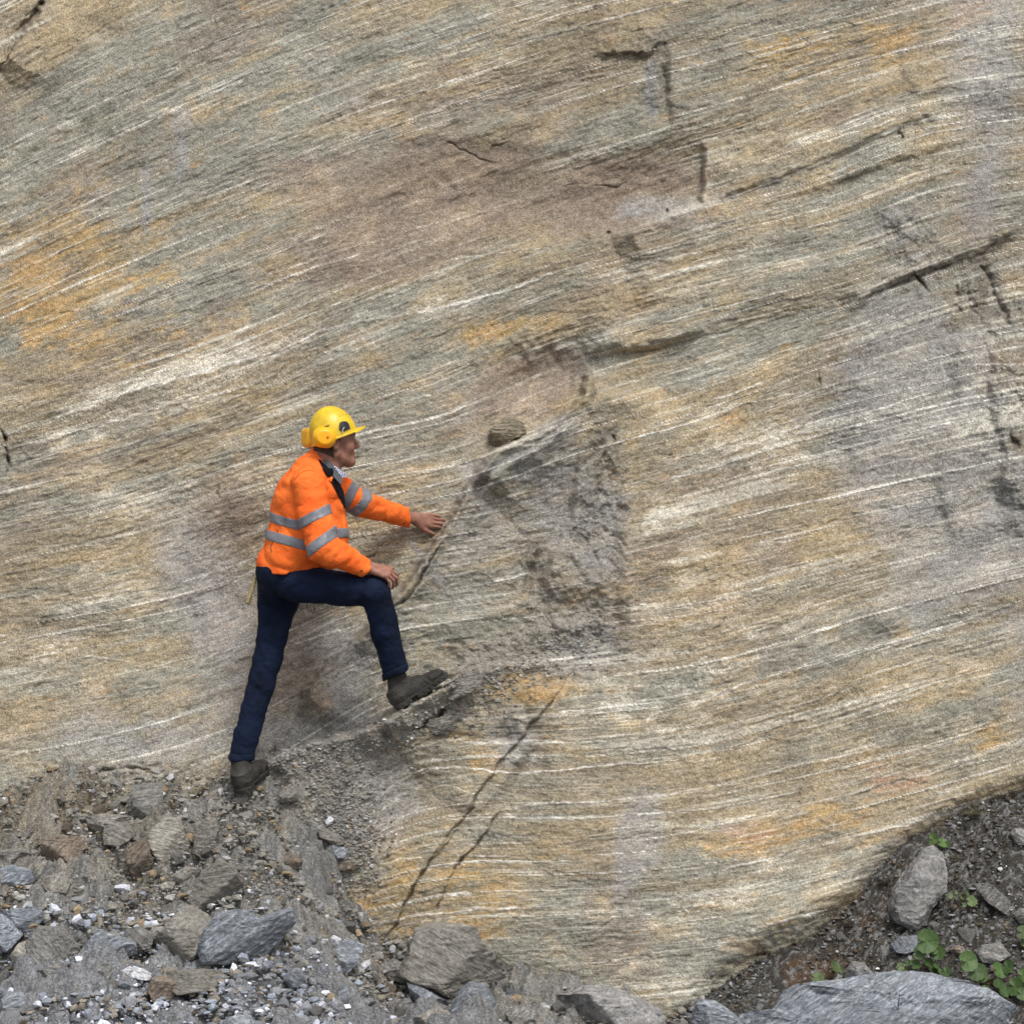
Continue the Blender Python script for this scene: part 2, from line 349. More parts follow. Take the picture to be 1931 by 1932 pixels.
scarp([(1340,385),(1450,340),(1560,300),(1700,240),(1780,215)], 0.035, 9, 110, -1); scarp([(1500,375),(1650,320),(1810,268)], 0.026, 9, 70, -1)
crack([(1690,255),(1705,262)], 0.05, 5, 3)
scarp([(1100,665),(1200,655),(1290,640),(1340,620)], 0.08, 12, 90, -1); crack([(1180,668),(1250,655),(1300,638)], 0.02, 2)
scarp([(900,790),(960,780),(1040,770),(1090,730)], 0.05, 16, 60, -1)
crack([(-10,145),(18,105),(40,66),(62,30),(85,-5)], 0.08, 6, 10, .7); scarp([(-10,140),(40,62),(90,-10)], 0.10, 5, 90, +1); crack([(38,60),(50,20),(60,0)], 0.03, 4)
crack([(-5,800),(8,840),(15,880),(5,905)], 0.07, 4); crack([(0,905),(20,900)], 0.05, 5)
crack([(1905,815),(1925,850)], 0.06, 10); crack([(1855,795),(1890,800)], 0.02, 3)
crack([(1000,1140),(1003,1090),(1012,1040),(1018,1015)], 0.025, 7); crack([(960,1138),(985,1145)], 0.03, 2)
crack([(1150,830),(1135,870),(1128,900),(1120,985)], 0.015, 3); crack([(1155,818),(1162,836)], 0.05, 5, 4); crack([(1105,750),(1085,800)], 0.015, 2)
crack([(778,1378),(808,1365),(830,1348),(852,1328)], 0.09, 5); crack([(808,1362),(850,1378)], 0.05, 3)
crack([(154,1452),(190,1456),(240,1451),(300,1452)], 0.05, 2.6); crack([(360,1508),(400,1498),(440,1482)], 0.09, 5)
crack([(495,1448),(515,1428),(524,1405)], 0.09, 6); crack([(590,1398),(612,1394),(635,1388)], 0.08, 4)
crack([(1325,1200),(1352,1180),(1375,1150)], 0.02, 3); crack([(1490,1120),(1500,1080),(1505,1050)], 0.010, 2); crack([(1690,1160),(1700,1120)], 0.01, 2)
crack([(410,905),(412,935),(420,950)], 0.02, 3); crack([(1350,345),(1340,370)], 0.02, 2); crack([(1590,1510),(1700,1470),(1760,1480)], 0.012, 2.5)
crack([(400,20),(408,60)], 0.03, 3); crack([(925,845),(925,825),(940,800)], 0.04, 3); crack([(1640,700),(1640,640)], 0.006, 1.2)
# toe of the cliff curls towards the viewer a little less on the right (overhang into the soil bank)
scarp([(1100,2100),(1250,1960),(1330,1860),(1400,1790),(1600,1700),(1690,1600),(1800,1525),(1940,1480),(2150,1430)], 0.10, 30, 160, -1, 20)

n_st = fbm2(Tf * 1.7 + 3, Sf * 4.5, 4, 0.55, off=201) * 7; f_ = n_st - np.floor(n_st); PLATE = np.floor(n_st) + sst(0.90, 1.0, f_)
n_s2 = fbm2(Tf * 6 + 3, Sf * 15, 3, 0.55, off=221) * 6; f_ = n_s2 - np.floor(n_s2); PL2 = np.floor(n_s2) + sst(0.85, 1.0, f_)
n_s3 = fbm2(X0 * 9, W0 * 6, 4, 0.6, off=241) * 8; f_ = n_s3 - np.floor(n_s3); PL3 = np.floor(n_s3) + sst(0.8, 1.0, f_)
for pts, h, w_, fd, sg in [([(870,470),(1000,462),(1150,440),(1230,415),(1322,380)], .05, 6, 90, +1), ([(1118,690),(1112,760),(1100,830),(1085,900),(1078,980),(1040,1060),(1020,1130)], .045, 10, 60, -1), ([(1165,810),(1150,870),(1172,960),(1165,1060),(1178,1180),(1150,1260)], .04, 18, 90, -1),
        ([(1128,860),(1118,930),(1110,990)], .03, 7, 40, 1), ([(1640,690),(1600,800),(1625,900),(1600,1000)], .03, 25, 120, -1), ([(1790,620),(1800,760),(1770,900),(1800,1040)], .04, 16, 120, -1), ([(1700,330),(1730,420),(1715,505)], .035, 12, 90, 1),
        ([(1880,650),(1865,740),(1895,850),(1880,960)], .06, 12, 80, -1), ([(1690,0),(1700,90),(1720,180),(1700,240)], .02, 14, 100, -1), ([(1860,0),(1870,100),(1850,200)], .03, 12, 100, -1), ([(1590,1230),(1580,1300),(1600,1370)], .02, 9, 60, -1),
        ([(960,1300),(1000,1400),(960,1480),(880,1560)], .04, 16, 90, 1), ([(850,300),(870,380),(850,460)], .015, 18, 90, -1)]:
    scarp(pts, h, w_, fd, sg)
m_frac = np.clip(blob(1140,880,45,110) + blob(1120,1010,60,120) + blob(1090,1170,90,80) + blob(1010,1080,45,70) + blob(1700,430,80,80) + blob(1850,560,90,120) + blob(1900,800,60,220) + .7 * blob(1240,130,40,90) + .8 * blob(1250,395,110,40) + .7 * blob(980,1400,60,90,30) + .6 * blob(1650,1180,60,60) + blob(560,1420,120,40,20) + .8 * blob(880,1250,120,50,20) + .6 * blob(20,860,50,80) + .6 * blob(30,90,60,90), 0, 1)
m_frac = .8 * sst(.15, .95, m_frac + .45 * fbm2(X0 * 6, W0 * 6, 3, off=261))
Y -= 0.0034 * PLATE + 0.0013 * PL2 + (0.008 * PL3 + 0.011 * fbm2(X0 * 14, W0 * 12, 4, .65, off=271)) * m_frac
scarp([(712,1357),(750,1332),(800,1296),(845,1266),(885,1252)], .14, 6, 45, +1, 15)

# smooth areas (worn brown rock, hollows with painted shade) have less lamina relief
def bsum(L):
    r = 0
    for b in L:
        w_ = b[5] if len(b) > 5 else 1.0
        r = r + w_ * blob(*b[:5])
    return r
n_lo = fbm2(X0 * 2.2, W0 * 2.2, 4, off=40); n_md = fbm2(Tf * 5, Sf * 14, 4, 0.6, off=60); n_fi = fbm2(Tf * 14, Sf * 60, 4, 0.65, off=80)
n_ir = fbm2(X0 * 7, W0 * 7, 4, 0.6, off=44)
def soft(L, g=0.7, lo=0.25, hi=0.85): return sst(lo, hi, bsum(L) + g * (0.40 * n_md + 0.45 * n_lo + 0.35 * n_fi + 0.35 * n_ir))
m_smooth_shade = soft([(830,350,230,85,15,1.1),(1180,370,170,75,12,1.3),(750,480,180,60,15),(1010,715,120,55,25,1.3),(1840,380,60,140,0,0.8),(560,320,150,50,10,0.6),(600,1270,90,110,0,1.0),(420,960,70,60,0,.8),(450,1200,90,190,10,.75),(1060,1000,30,80,0,.4)], 0.5)  # worn brown rock, plus shade painted brown into the hollows, as beside the man
m_rust = soft([(110,470,190,120,-8,1.0),(250,620,200,80,15,.5),(420,270,200,60,20,.35),(1550,140,260,90,15,.2),(50,590,110,60,0,.8),(170,650,80,30,15,.5),(330,180,60,25,20,.5),(1480,90,150,40,15,.6),(1680,70,80,40,0,.6),(1300,210,100,40,12,.4),(870,640,110,40,12,.6),(980,610,80,30,12,.5),
               (770,1640,110,110,0,.75),(830,1750,120,60,0,.9),(980,1690,140,90,0,.6),(1010,1300,90,25,0,.8),(1180,1370,90,30,0,.6),(900,1430,60,25,0,.8),(610,1330,32,42,0,1.2),(1450,1590,120,30,12,.6),(1600,1540,150,50,15,.5),(1700,1190,22,40,0,.7),
               (1860,1400,60,60,0,.6),(1330,960,120,50,12,.5),(1500,930,120,40,12,.4),(1000,510,100,20,12,.3),(700,1690,80,50,0,.6),(1900,1230,50,60,0,.5),(60,1370,70,30,0,.4),(1230,810,60,30,0,.0),(1470,660,40,15,20,.6),(1390,790,22,14,0,.9),(930,1290,60,20,0,.7)], 1.0, .3, 1.0)
m_pale = soft([(200,770,190,48,18,1.0),(430,690,150,36,20,.9),(620,620,120,22,20,.8),(800,575,120,18,18,.7),(60,280,130,25,26,.9),(240,180,110,24,24,.8),(420,90,110,24,22,.7),(200,960,240,60,12,.6),(130,1130,170,60,8,.7),(60,1230,100,40,8,.5),
               (1500,260,60,16,15,.9),(1330,775,45,12,15,1.1),(1400,820,90,20,10,.9),(1480,850,80,30,10,.7),(1270,1360,100,40,0,.8),(1240,1270,150,60,5,.7),(1150,1330,80,40,0,.5),(1600,1320,160,30,14,.5),(1400,1420,160,25,8,.5),(1260,1000,90,110,0,.5),
               (1450,1640,160,30,14,.6),(1330,1700,160,40,8,.5),(950,110,100,22,16,.5),(1350,350,60,30,20,.6),(870,600,100,16,22,.5),(1300,1830,160,40,0,.5),(1540,1160,250,90,12,.45),(1350,920,150,50,12,.4),(900,1200,60,20,10,.5),(1750,1390,140,50,14,.4),(1840,300,60,60,0,.3)], 1.0, .3, 1.0)
m_grey = soft([(1720,640,130,150,0,1.3),(1640,800,130,140,0,1.2),(1790,950,120,190,0,1.1),(1680,420,90,55,20,.8),(1870,120,80,200,0,1.2),(1850,380,60,100,0,.7),(1700,1150,130,120,0,.4),(1230,165,14,75,0,1.9),(640,200,90,40,20,.6),(600,120,60,30,20,.4),(340,230,22,40,0,.8),(275,370,11,80,0,1.7),
               (340,310,16,70,0,1.2),(390,420,40,90,0,.4),(1220,1560,50,130,0,.8),(1180,1620,50,120,0,.6),(960,1400,60,80,30,.9),(1110,1230,120,60,0,.9),(880,1010,110,90,0,.8),(1060,950,90,110,0,.9),(1130,1000,60,120,0,.7),(960,880,90,50,0,.7),(350,1050,70,130,10,.8),
               (420,1230,90,140,0,.7),(230,1400,200,60,0,.8),(560,1480,120,80,0,1.0),(650,1420,120,80,0,1.0),(760,1500,70,60,0,.8),(700,1600,90,70,0,.6),(1190,400,60,25,15,.8),(1280,400,50,20,20,.8),(870,1150,110,50,0,.5),(800,1060,14,60,35,.9),(735,1150,16,50,40,.9),(660,1215,16,60,45,.8),(890,900,14,50,25,.6),(1540,1250,40,120,0,.4),
               (1650,1350,60,40,0,.5),(640,1260,70,110,40,1.0),(600,1400,90,60,20,.6),(870,790,60,25,15,.5),(1050,810,60,30,30,.8),(1340,620,80,25,12,.4),(1930,1200,60,400,0,.5),(700,60,120,30,18,.3),(480,500,120,30,20,.3),(1880,900,60,200,0,.5),(1440,1500,80,30,0,.4),(1360,1560,60,20,0,.4)], 1.0, .3, 1.0)
m_dark = soft([(1850,560,25,60,-10,.9),(1240,110,30,25,0,.7),(1810,500,50,20,-10,.6),(1920,830,25,40,0,.9),(1265,230,16,35,0,.6)], 0.6)
m_red = soft([(1700,1470,110,45,10,.7),(1400,1480,60,25,0,.5),(1420,1590,60,40,0,.4),(1300,1700,30,30,0,.4),(700,1700,40,14,0,.5)], 1.2, .45, 1.1)
m_dust = soft([(560,1500,110,70,20,1.1),(700,1395,130,42,25,1.1),(830,1350,70,35,25,1.1),(900,1275,70,25,20,1.0),(1060,1190,110,45,20,.9),(930,1220,80,30,20,.7),(620,1600,100,80,0,1.0),(700,1660,60,60,0,.5),(300,1460,300,35,0,.7),(1930,1340,25,160,0,.5)], 0.9, .4, .9)

# lamina relief
rid = 1 - np.abs(fbm2(Tf * 3.0, Sf * 26, 3, 0.6, off=91)) * 2
lam = 0.0018 * rid + 0.0042 * n_fi * 1.4 + 0.003 * fbm2(Tf * 22, Sf * 40, 3, 0.65, off=14) + 0.003 * fbm2(Tf * 40, Sf * 90, 2, 0.7, off=13) + 0.0022 * n2(Tf * 95, Sf * 110)
saw = (Sf * 17 + 1.6 * fbm2(Tf * 1.5, Sf * 3, 3, off=23)) % 1.0
brk = sst(0.0, 0.5, fbm2(Tf * 3.5, Sf * 9, 3, off=29) + 0.1)
Y += lam * (1 - 0.5 * m_smooth_shade) * 0.80 - 0.0012 * (saw ** 2.5) * brk * (1 - 0.8 * m_smooth_shade)
rub = fbm2(X0 * 22, W0 * 26, 4, 0.62, off=19)
Y += 0.018 * rub * m_dust * 0.8

# veins: pale layers standing slightly proud
VN = np.zeros_like(U)
VE = [([(765,592),(860,575),(940,552),(1010,530),(1042,514)],3.2,1),([(515,668),(560,648),(610,625),(700,602),(765,592)],3.2,.8),([(80,795),(170,770),(250,735),(340,715),(420,690),(520,665)],5,.7),([(60,835),(200,800),(330,760),(470,728)],3,.6),
 ([(665,912),(755,893),(830,885),(905,876)],2.6,.9),([(1335,757),(1390,740),(1430,722),(1462,712)],3.2,1),([(1340,384),(1400,366),(1450,345),(1560,303),(1640,268),(1700,240),(1790,215),(1840,210)],2.6,.8),([(1480,290),(1560,268),(1680,228),(1780,208)],2.0,.6),
 ([(1060,548),(1130,525),(1200,505),(1300,480),(1420,462)],1.8,.5),([(925,1100),(960,1092),(1012,1081)],4,1),([(775,1120),(850,1112),(925,1100)],2,.5),([(900,1256),(1000,1247),(1060,1243),(1110,1236),(1180,1232)],3,.8),([(1290,1330),(1400,1290),(1500,1262),(1640,1222),(1790,1180),(1935,1130)],2.4,.7),
 ([(555,1775),(640,1757),(700,1745),(780,1730),(900,1714),(1010,1712)],4,.9),([(1396,1762),(1430,1748),(1470,1738),(1510,1728),(1560,1716)],4.5,1),([(920,1535),(1000,1520),(1120,1512),(1250,1500),(1400,1470),(1500,1445),(1700,1400)],2.6,.7),([(700,1520),(750,1478),(800,1452),(860,1446),(960,1460),(1050,1455),(1180,1440),(1300,1430)],3,.8),
 ([(720,1440),(770,1415),(830,1398),(900,1402),(980,1400),(1060,1400)],4,.7),([(690,1550),(750,1505),(800,1480),(850,1484),(900,1500)],3,.7),([(600,1660),(680,1640),(750,1620),(880,1614),(1000,1615)],2.4,.6),([(1600,790),(1660,770),(1700,757),(1760,738)],2.6,.9),([(1500,810),(1600,790),(1640,778)],1.8,.6),([(1150,1590),(1300,1570),(1450,1530),(1600,1500),(1760,1455),(1935,1420)],2,.6),
 ([(1300,1660),(1450,1620),(1620,1575),(1760,1545),(1860,1508),(1935,1485)],2.4,.8),([(1720,700),(1800,690),(1935,688)],1.6,.6),([(700,255),(800,215),(850,195),(900,180)],1.8,.5),([(740,70),(900,0)],2,.5),([(-20,470),(60,440),(160,400),(250,385)],1.8,.6),([(-20,780),(40,770)],2,.4),
 ([(500,520),(620,480),(760,440),(830,420)],1.7,.5),([(430,560),(600,500),(720,470)],1.5,.5),([(850,490),(930,478),(1000,470),(1130,455)],1.6,.5),([(0,980),(160,960),(300,930)],1.5,.5),([(1010,330),(1200,260),(1340,225)],1.2,.4),([(1050,740),(1010,765),(930,790)],1.4,.4),([(900,850),(1030,835),(1080,800)],1.5,.5),
 ([(630,950),(760,930),(840,905),(900,895)],1.4,.5),([(930,560),(1100,545),(1180,530)],1.4,.4),([(560,820),(700,790),(800,745),(900,740)],1.4,.45),([(120,1230),(330,1260),(400,1235),(470,1215)],1.6,.5),([(540,1225),(600,1200),(690,1175)],1.8,.6),([(1600,1350),(1750,1300),(1935,1255)],2,.5),([(1090,1520),(1300,1500)],2,.4),
 ([(1100,1820),(1250,1795),(1400,1780)],1.6,.5),([(1250,1640),(1400,1590),(1560,1560),(1700,1520)],2,.5),([(1560,640),(1650,610),(1720,590)],1.3,.5),([(1180,820),(1300,790),(1400,760),(1520,740)],1.8,.5),([(1130,760),(1250,730),(1370,690)],1.8,.5),([(1180,880),(1300,860),(1450,830),(1600,800)],1.5,.4)]
vg = n2(Tf * 9, Sf * 20) * 0.5 + 0.75
for pts, wd, st in VE:
    sl = window(pts, 30); d, s, t = polydist(UW[sl], (V + wv * 0.5)[sl], pts)
    tp = np.clip(np.minimum(t, 1 - t) * 7, 0.1, 1); ww = wd * 0.8 * tp * (0.55 + 0.9 * np.abs(n2(U[sl] * 0.03 + 5, V[sl] * 0.01)))
    VN[sl] = np.maximum(VN[sl], st * np.clip(1.25 - (d / np.maximum(ww, 0.5)) ** 2, 0, 1) * np.clip(vg[sl], 0, 1))
# thin background laminae that die out along their length
q = fbm2(Tf * 1.0, Sf * 85, 2, 0.5, off=51); q2 = fbm2(Tf * 3.0, Sf * 14, 3, off=53) + 0.35 * bsum([(1550,1560,400,220,12),(1500,960,300,160,12,.8),(1400,1350,350,120,12,.8),(850,1450,200,70,0,.9),(300,720,400,90,20,.9),(900,1560,250,200,0,.6),(1400,780,250,80,15,.9),(1500,260,200,80,15,.6),(400,350,500,200,22,.4)])
thin = sst(0.36, 0.58, q) * sst(-0.05, 0.45, q2 + 0.15 * m_pale)
q = fbm2(Tf * 1.6, Sf * 120, 1, 0.5, off=151); thin2 = sst(0.34, 0.58, q) * sst(0.0, 0.45, fbm2(Tf * 2.0, Sf * 8, 3, off=57) + 0.3 * m_pale)
r5 = np.random.default_rng(77); smin_, smax_ = float(Sf[30:-30, 30:-30].min()), float(Sf[30:-30, 30:-30].max()); wob = 0.006 * fbm2(Tf * 2.5, Sf * 4, 3, off=321) + .0025 * fbm2(Tf * 11, Sf * 9, 2, off=323)
for _ in range(260):
    s0 = r5.uniform(-.6, 5.0); t0 = r5.uniform(-.3, 4.6); ln = r5.uniform(.15, 1.0) ** 1.3; ww = r5.uniform(.0014, .0031) * (1 if r5.random() < .85 else 1.7); st = r5.uniform(.35, 1.0)
    i0_, i1_ = np.searchsorted(AU, [(t0 - ln) * 433, (t0 + ln) * 433]); 
    if i1_ - i0_ < 4: continue
    sl = slice(i0_, i1_); dd = (Sf[sl] + wob[sl] - s0); ok = np.abs(dd) < .02
    tt_ = np.clip(1 - np.abs(Tf[sl] - t0) / ln, 0, 1); w2 = ww * (.35 + .9 * np.sqrt(tt_)) * (.75 + .5 * n2(Tf[sl] * 14 + s0 * 9, Sf[sl] * 0 + s0))
    VN[sl] = np.maximum(VN[sl], np.where(ok, st * np.clip(1.3 - (dd / np.maximum(w2, .001)) ** 2, 0, 1), 0) * sst(0, .12, tt_) * (1 - .7 * m_smooth_shade[sl]))
Y -= 0.004 * VN + 0.002 * thin + 0.002 * thin2

# colour of the rock, with shade painted brown into some hollows
C = lambda *c: np.array(c, f4)
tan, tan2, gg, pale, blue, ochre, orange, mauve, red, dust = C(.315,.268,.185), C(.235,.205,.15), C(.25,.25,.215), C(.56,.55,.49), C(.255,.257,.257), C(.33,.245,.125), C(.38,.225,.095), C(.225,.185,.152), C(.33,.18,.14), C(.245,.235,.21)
bnd = fbm2(Tf * 0.8, Sf * 11, 4, 0.6, off=71); bnd2 = fbm2(Tf * 1.6, Sf * 34, 3, 0.6, off=77)
col = np.broadcast_to(tan, U.shape + (3,)).copy()
col = mixc(col, tan2, sst(-.3, .5, bnd + .5 * bnd2))
col = mixc(col, gg, sst(-.3, .35, fbm2(Tf * 1.1, Sf * 5, 4, 0.6, off=101) + .35 * bnd2))
col = mixc(col, mauve, np.clip(m_smooth_shade * 0.85 + .5 * sst(.0, .5, fbm2(X0 * 3, W0 * 3, 4, .6, off=301) + .3 * n_ir), 0, .9))
col = mixc(col, blue, m_grey * 0.85); col = mixc(col, C(.215,.215,.21), m_frac * .5)
ran = rng.random(U.shape).astype(f4)
col = mixc(col, ochre, np.clip(m_rust * (0.45 + 0.6 * sst(-.3, .4, n_ir + .6 * n_fi)) + 0.46 * sst(.0, .6, n_md + .6 * n_ir + .35 * n_lo), 0, 1) * (1 - .7 * m_grey) * (1 - .6 * m_smooth_shade)); col = mixc(col, orange, 0.38 * sst(.35, .95, m_rust * (0.5 + 0.8 * n_fi + .6 * n_lo)))
col = mixc(col, pale, m_pale * (1 - .6 * m_grey) * (0.10 + 0.50 * sst(-.05, .40, 0.8 * n_fi + 0.7 * bnd2 + .35 * n_ir + .5 * (ran - .5))))
col = mixc(col, red, m_red * 0.5)
# scattered grains of rust and iron
spk = sst(.45, .75, fbm2(Tf * 18, Sf * 45, 3, 0.6, off=111)); col = mixc(col, orange, spk * 0.55 * (1 - m_grey) * (1 - m_smooth_shade))
col = mixc(col, pale, np.clip(thin * (0.6 - .4 * m_smooth_shade) + thin2 * (0.6 - .35 * m_smooth_shade), 0, 1))
col = mixc(col, C(.74,.73,.69), np.clip(VN * (0.95 + .8 * fbm2(Tf * 30, Sf * 60, 2, .6, off=341)), 0, 1))
col = mixc(col, C(.13,.105,.08), m_dark * 0.7)
col = mixc(col, dust, m_dust * 0.85)
col = mixc(col, C(.13,.11,.09), np.clip(CR * 0.6, 0, 1))
lum = 1 + 0.18 * n_fi + 0.16 * bnd2 + 0.18 * n_md + 0.16 * n_lo + 0.12 * fbm2(Tf * 60, Sf * 100, 2, .7, off=7)
lum += 0.55 * (ran - 0.5); lum += 0.22 * n_ir + .34 * fbm2(X0 * 45, W0 * 65, 3, .8, off=331)
col = np.clip(col * lum[..., None] * C(1.0, .968, .93), 0.02, 0.8)

LAM = np.clip(1 - .85 * m_smooth_shade - .7 * m_dust - .6 * m_frac - CR - .3 * m_grey + .25 * m_pale, 0, 1).astype(f4)
YC = base_y(V) + Y
def cliff_y(u, v):
    i = np.clip(np.searchsorted(AU, u), 0, len(AU) - 1); j = np.clip(np.searchsorted(AV, v), 0, len(AV) - 1)
    return float(YC[i, j])
D = CD + YC
co = np.stack([(U - 965.5) / 4330 * D, YC, Z0 + (966 - V) / 4330 * D], -1)
nu, nv = U.shape
idx = np.arange(nu * nv).reshape(nu, nv)
quads = np.stack([idx[:-1, :-1], idx[:-1, 1:], idx[1:, 1:], idx[1:, :-1]], -1).reshape(-1, 4)
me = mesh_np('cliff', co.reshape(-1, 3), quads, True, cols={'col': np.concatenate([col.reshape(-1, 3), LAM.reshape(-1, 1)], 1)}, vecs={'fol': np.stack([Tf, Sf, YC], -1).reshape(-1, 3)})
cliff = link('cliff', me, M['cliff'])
tag(cliff, 'steep banded tan and grey rock face with thin white veins and rusty patches', 'rock face', kind='structure')

# ---------------------------------------------------------------- ground
KU = [-3000,-900,0,160,300,420,470,520,580,640,690,740,770,830,900,960,1100,1280,1320,1400,1500,1600,1680,1740,1800,1931,2900,5000]
KV = [1480,1490,1500,1468,1478,1480,1468,1492,1545,1625,1715,1772,1778,1748,1762,1835,1850,1900,1868,1800,1760,1712,1620,1580,1540,1490,1300,1200]
SU = [-900,350,560,700,900,1300,1450,1600,2900]; SS = [.56,.56,.52,.40,.30,.30,.62,.80,.75]
PITS = []
def ground_z(x, y, fine=True):
    x = np.asarray(x, float); y = np.asarray(y, float)
    u = 965.5 + 4330 * x / np.maximum(CD + y, 3.0); u = np.clip(u, -3000, 5000)
    u = u + 14 * n2(x * 6, y * 6 + 40)
    vc = np.interp(u, KU, KV) * 0.5 + 0.25 * (np.interp(u - 22, KU, KV) + np.interp(u + 22, KU, KV))
    yc = 0.52 + 0.36 * (966 - vc) / 433; zc = (966 - vc) / 4330 * (CD + yc); sl = np.interp(u, SU, SS)
    z = zc - sl * (yc - y)
    fl = -2.13 + 0.04 * fbm2(x * 1.2, y * 1.2, 3, off=9)
    fl = fl + np.clip(-3 - y, 0, 10) * 0.0
    k = 0.10; h = np.clip(0.5 + 0.5 * (z - fl) / k, 0, 1); z = fl * (1 - h) + z * h + k * h * (1 - h)
    z = z + 0.035 * fbm2(x * 3, y * 3, 3, off=61) + 0.012 * fbm2(x * 12, y * 12, 3, off=67)
    for (px_, py_, pr_, pd_) in PITS: z = z - pd_ * np.exp(-((x - px_) ** 2 + ((y - py_) * .8) ** 2) / pr_ ** 2)
    return z + Z0
def gaxis(lo, hi, step, olo, ohi):
    a = np.arange(lo, hi + step, step); l = [lo]; s = step
    while l[-1] > olo: s *= 1.25; l.append(l[-1] - s)
    r = [a[-1]]; s = step
    while r[-1] < ohi: s *= 1.25; r.append(r[-1] + s)
    return np.concatenate([np.array(l[1:][::-1]), a, np.array(r[1:])])
def _gh(u, v):
    ys = np.linspace(-1.9, 1.0, 500); x = (u - 965.5) / 4330 * (CD + ys); z = Z0 + (966 - v) / 4330 * (CD + ys); k = np.where(ground_z(x, ys) >= z)[0]; y = ys[k[0]] if len(k) else .3
    return (u - 965.5) / 4330 * (CD + y), y
_new = []
for (a_, b_, r_p, d_p) in [(850,900,.045,.07),(905,980,.035,.07),(1265,825,.04,.08),(20,790,.05,.05),(180,790,.05,.05),(500,850,.04,.05),(230,980,.03,.05),(470,1060,.04,.05),(1090,560,.03,.04),(930,1450,.04,.06),(1180,1480,.04,.05),(130,1400,.04,.06),(20,1600,.04,.06),(500,1400,.04,.05),
        (1290,1460,.04,.04),(1180,1700,.04,.05),(1580,1140,.03,.04),(1930,1430,.05,.05),(1740,1650,.03,.03)]: _new.append((*_gh(a_ * .28604, 1380.9 + b_ * .28604), r_p, d_p))
for (a_, b_, r_p, d_p) in [(1180,1690,.06,.12),(1500,1640,.05,.10),(1230,1860,.06,.10),(410,1640,.04,.05),(170,1650,.04,.05),(1590,1900,.05,.06),(560,1690,.03,.04),(900,1500,.04,.05)]: _new.append((*_gh(497.1 + a_ * .28604, 1380.9 + b_ * .28604), r_p, d_p))
PITS += _new
gx = gaxis(-2.35, 2.4, 0.0055, -40, 40); gy = gaxis(-1.45, 0.35, 0.0055, -60, 1.2); gy = gy[gy < 1.6]
GX, GY = np.meshgrid(gx, gy, indexing='ij')
GZ = ground_z(GX, GY)
fi = np.exp(-np.maximum(0, np.abs(GX) - 3) ** 2) 
rk = fbm2(GX * 30, GY * 30, 4, 0.65, off=33); cell = fbm2(GX * 75, GY * 75, 2, 0.8, off=35)
q_ = fbm2(GX * 4.5, GY * 5.5, 4, .6, off=401) * 7; f_ = q_ - np.floor(q_); q2_ = fbm2(GX * 13, GY * 15, 3, .6, off=411) * 6; f2_ = q2_ - np.floor(q2_)
lz = sst(1340, 1270, 965.5 + 4330 * GX / np.maximum(CD + GY, 2))
GZ = GZ + (0.022 * (np.floor(q_) + sst(.82, 1, f_)) + .010 * (np.floor(q2_) + sst(.75, 1, f2_))) * (.25 + .75 * lz) + 0.011 * rk + 0.006 * cell
um = 965.5 + 4330 * GX / np.maximum(CD + GY, 2)
soil = sst(1270, 1340, um + 30 * rk)                       # dark earth bank at the right
gcol = np.broadcast_to(C(.235,.23,.215), GX.shape + (3,)).copy()
gn = fbm2(GX * 4, GY * 4, 4, off=121); gn2 = fbm2(GX * 14, GY * 14, 3, off=131)
gcol = mixc(gcol, C(.25,.235,.205), sst(-.1, .5, gn)); gcol = mixc(gcol, C(.20,.20,.195), sst(0, .5, gn2))
och = np.exp(-(((um - 130) / 190) ** 2 + ((GY + 0.02) / 0.28) ** 2)); gcol = mixc(gcol, C(.27,.22,.145), np.clip(och * (0.5 + gn2), 0, 1))
bl = sst(-0.55, -1.0, GY); gcol = mixc(gcol, C(.225,.235,.255), bl * 0.7)
dk = mixc(np.broadcast_to(C(.068,.062,.054), GX.shape + (3,)), C(.105,.070,.045), sst(-.1, .4, gn + 0.5 * gn2) * sst(1800, 1600, um))
dk = mixc(dk, C(.17,.17,.165), sst(.1, .5, cell + 0.3 * rk))
gcol = mixc(gcol, dk, soil)
gcol = np.clip(gcol * (1 + 0.35 * rk + 0.35 * cell)[..., None], 0.012, 0.6)
n1, n2_ = GX.shape; idx = np.arange(n1 * n2_).reshape(n1, n2_)
quads = np.stack([idx[:-1, :-1], idx[1:, :-1], idx[1:, 1:], idx[:-1, 1:]], -1).reshape(-1, 4)
me = mesh_np('ground', np.stack([GX, GY, GZ], -1).reshape(-1, 3), quads, True, cols={'col': gcol.reshape(-1, 3)})
ground = link('ground', me, M['ground'])
tag(ground, 'grey rubble slope and dark earth bank at the foot of the rock face', 'ground', kind='structure')

def ground_hit(u, v):
    ys = np.linspace(-1.9, 1.0, 400); x = (u - 965.5) / 4330 * (CD + ys); z = Z0 + (966 - v) / 4330 * (CD + ys)
    g = ground_z(x, ys); k = np.where(g >= z)[0]
    y = ys[k[0]] if len(k) else 0.3
    return float(min(y, cliff_y(u, v)))

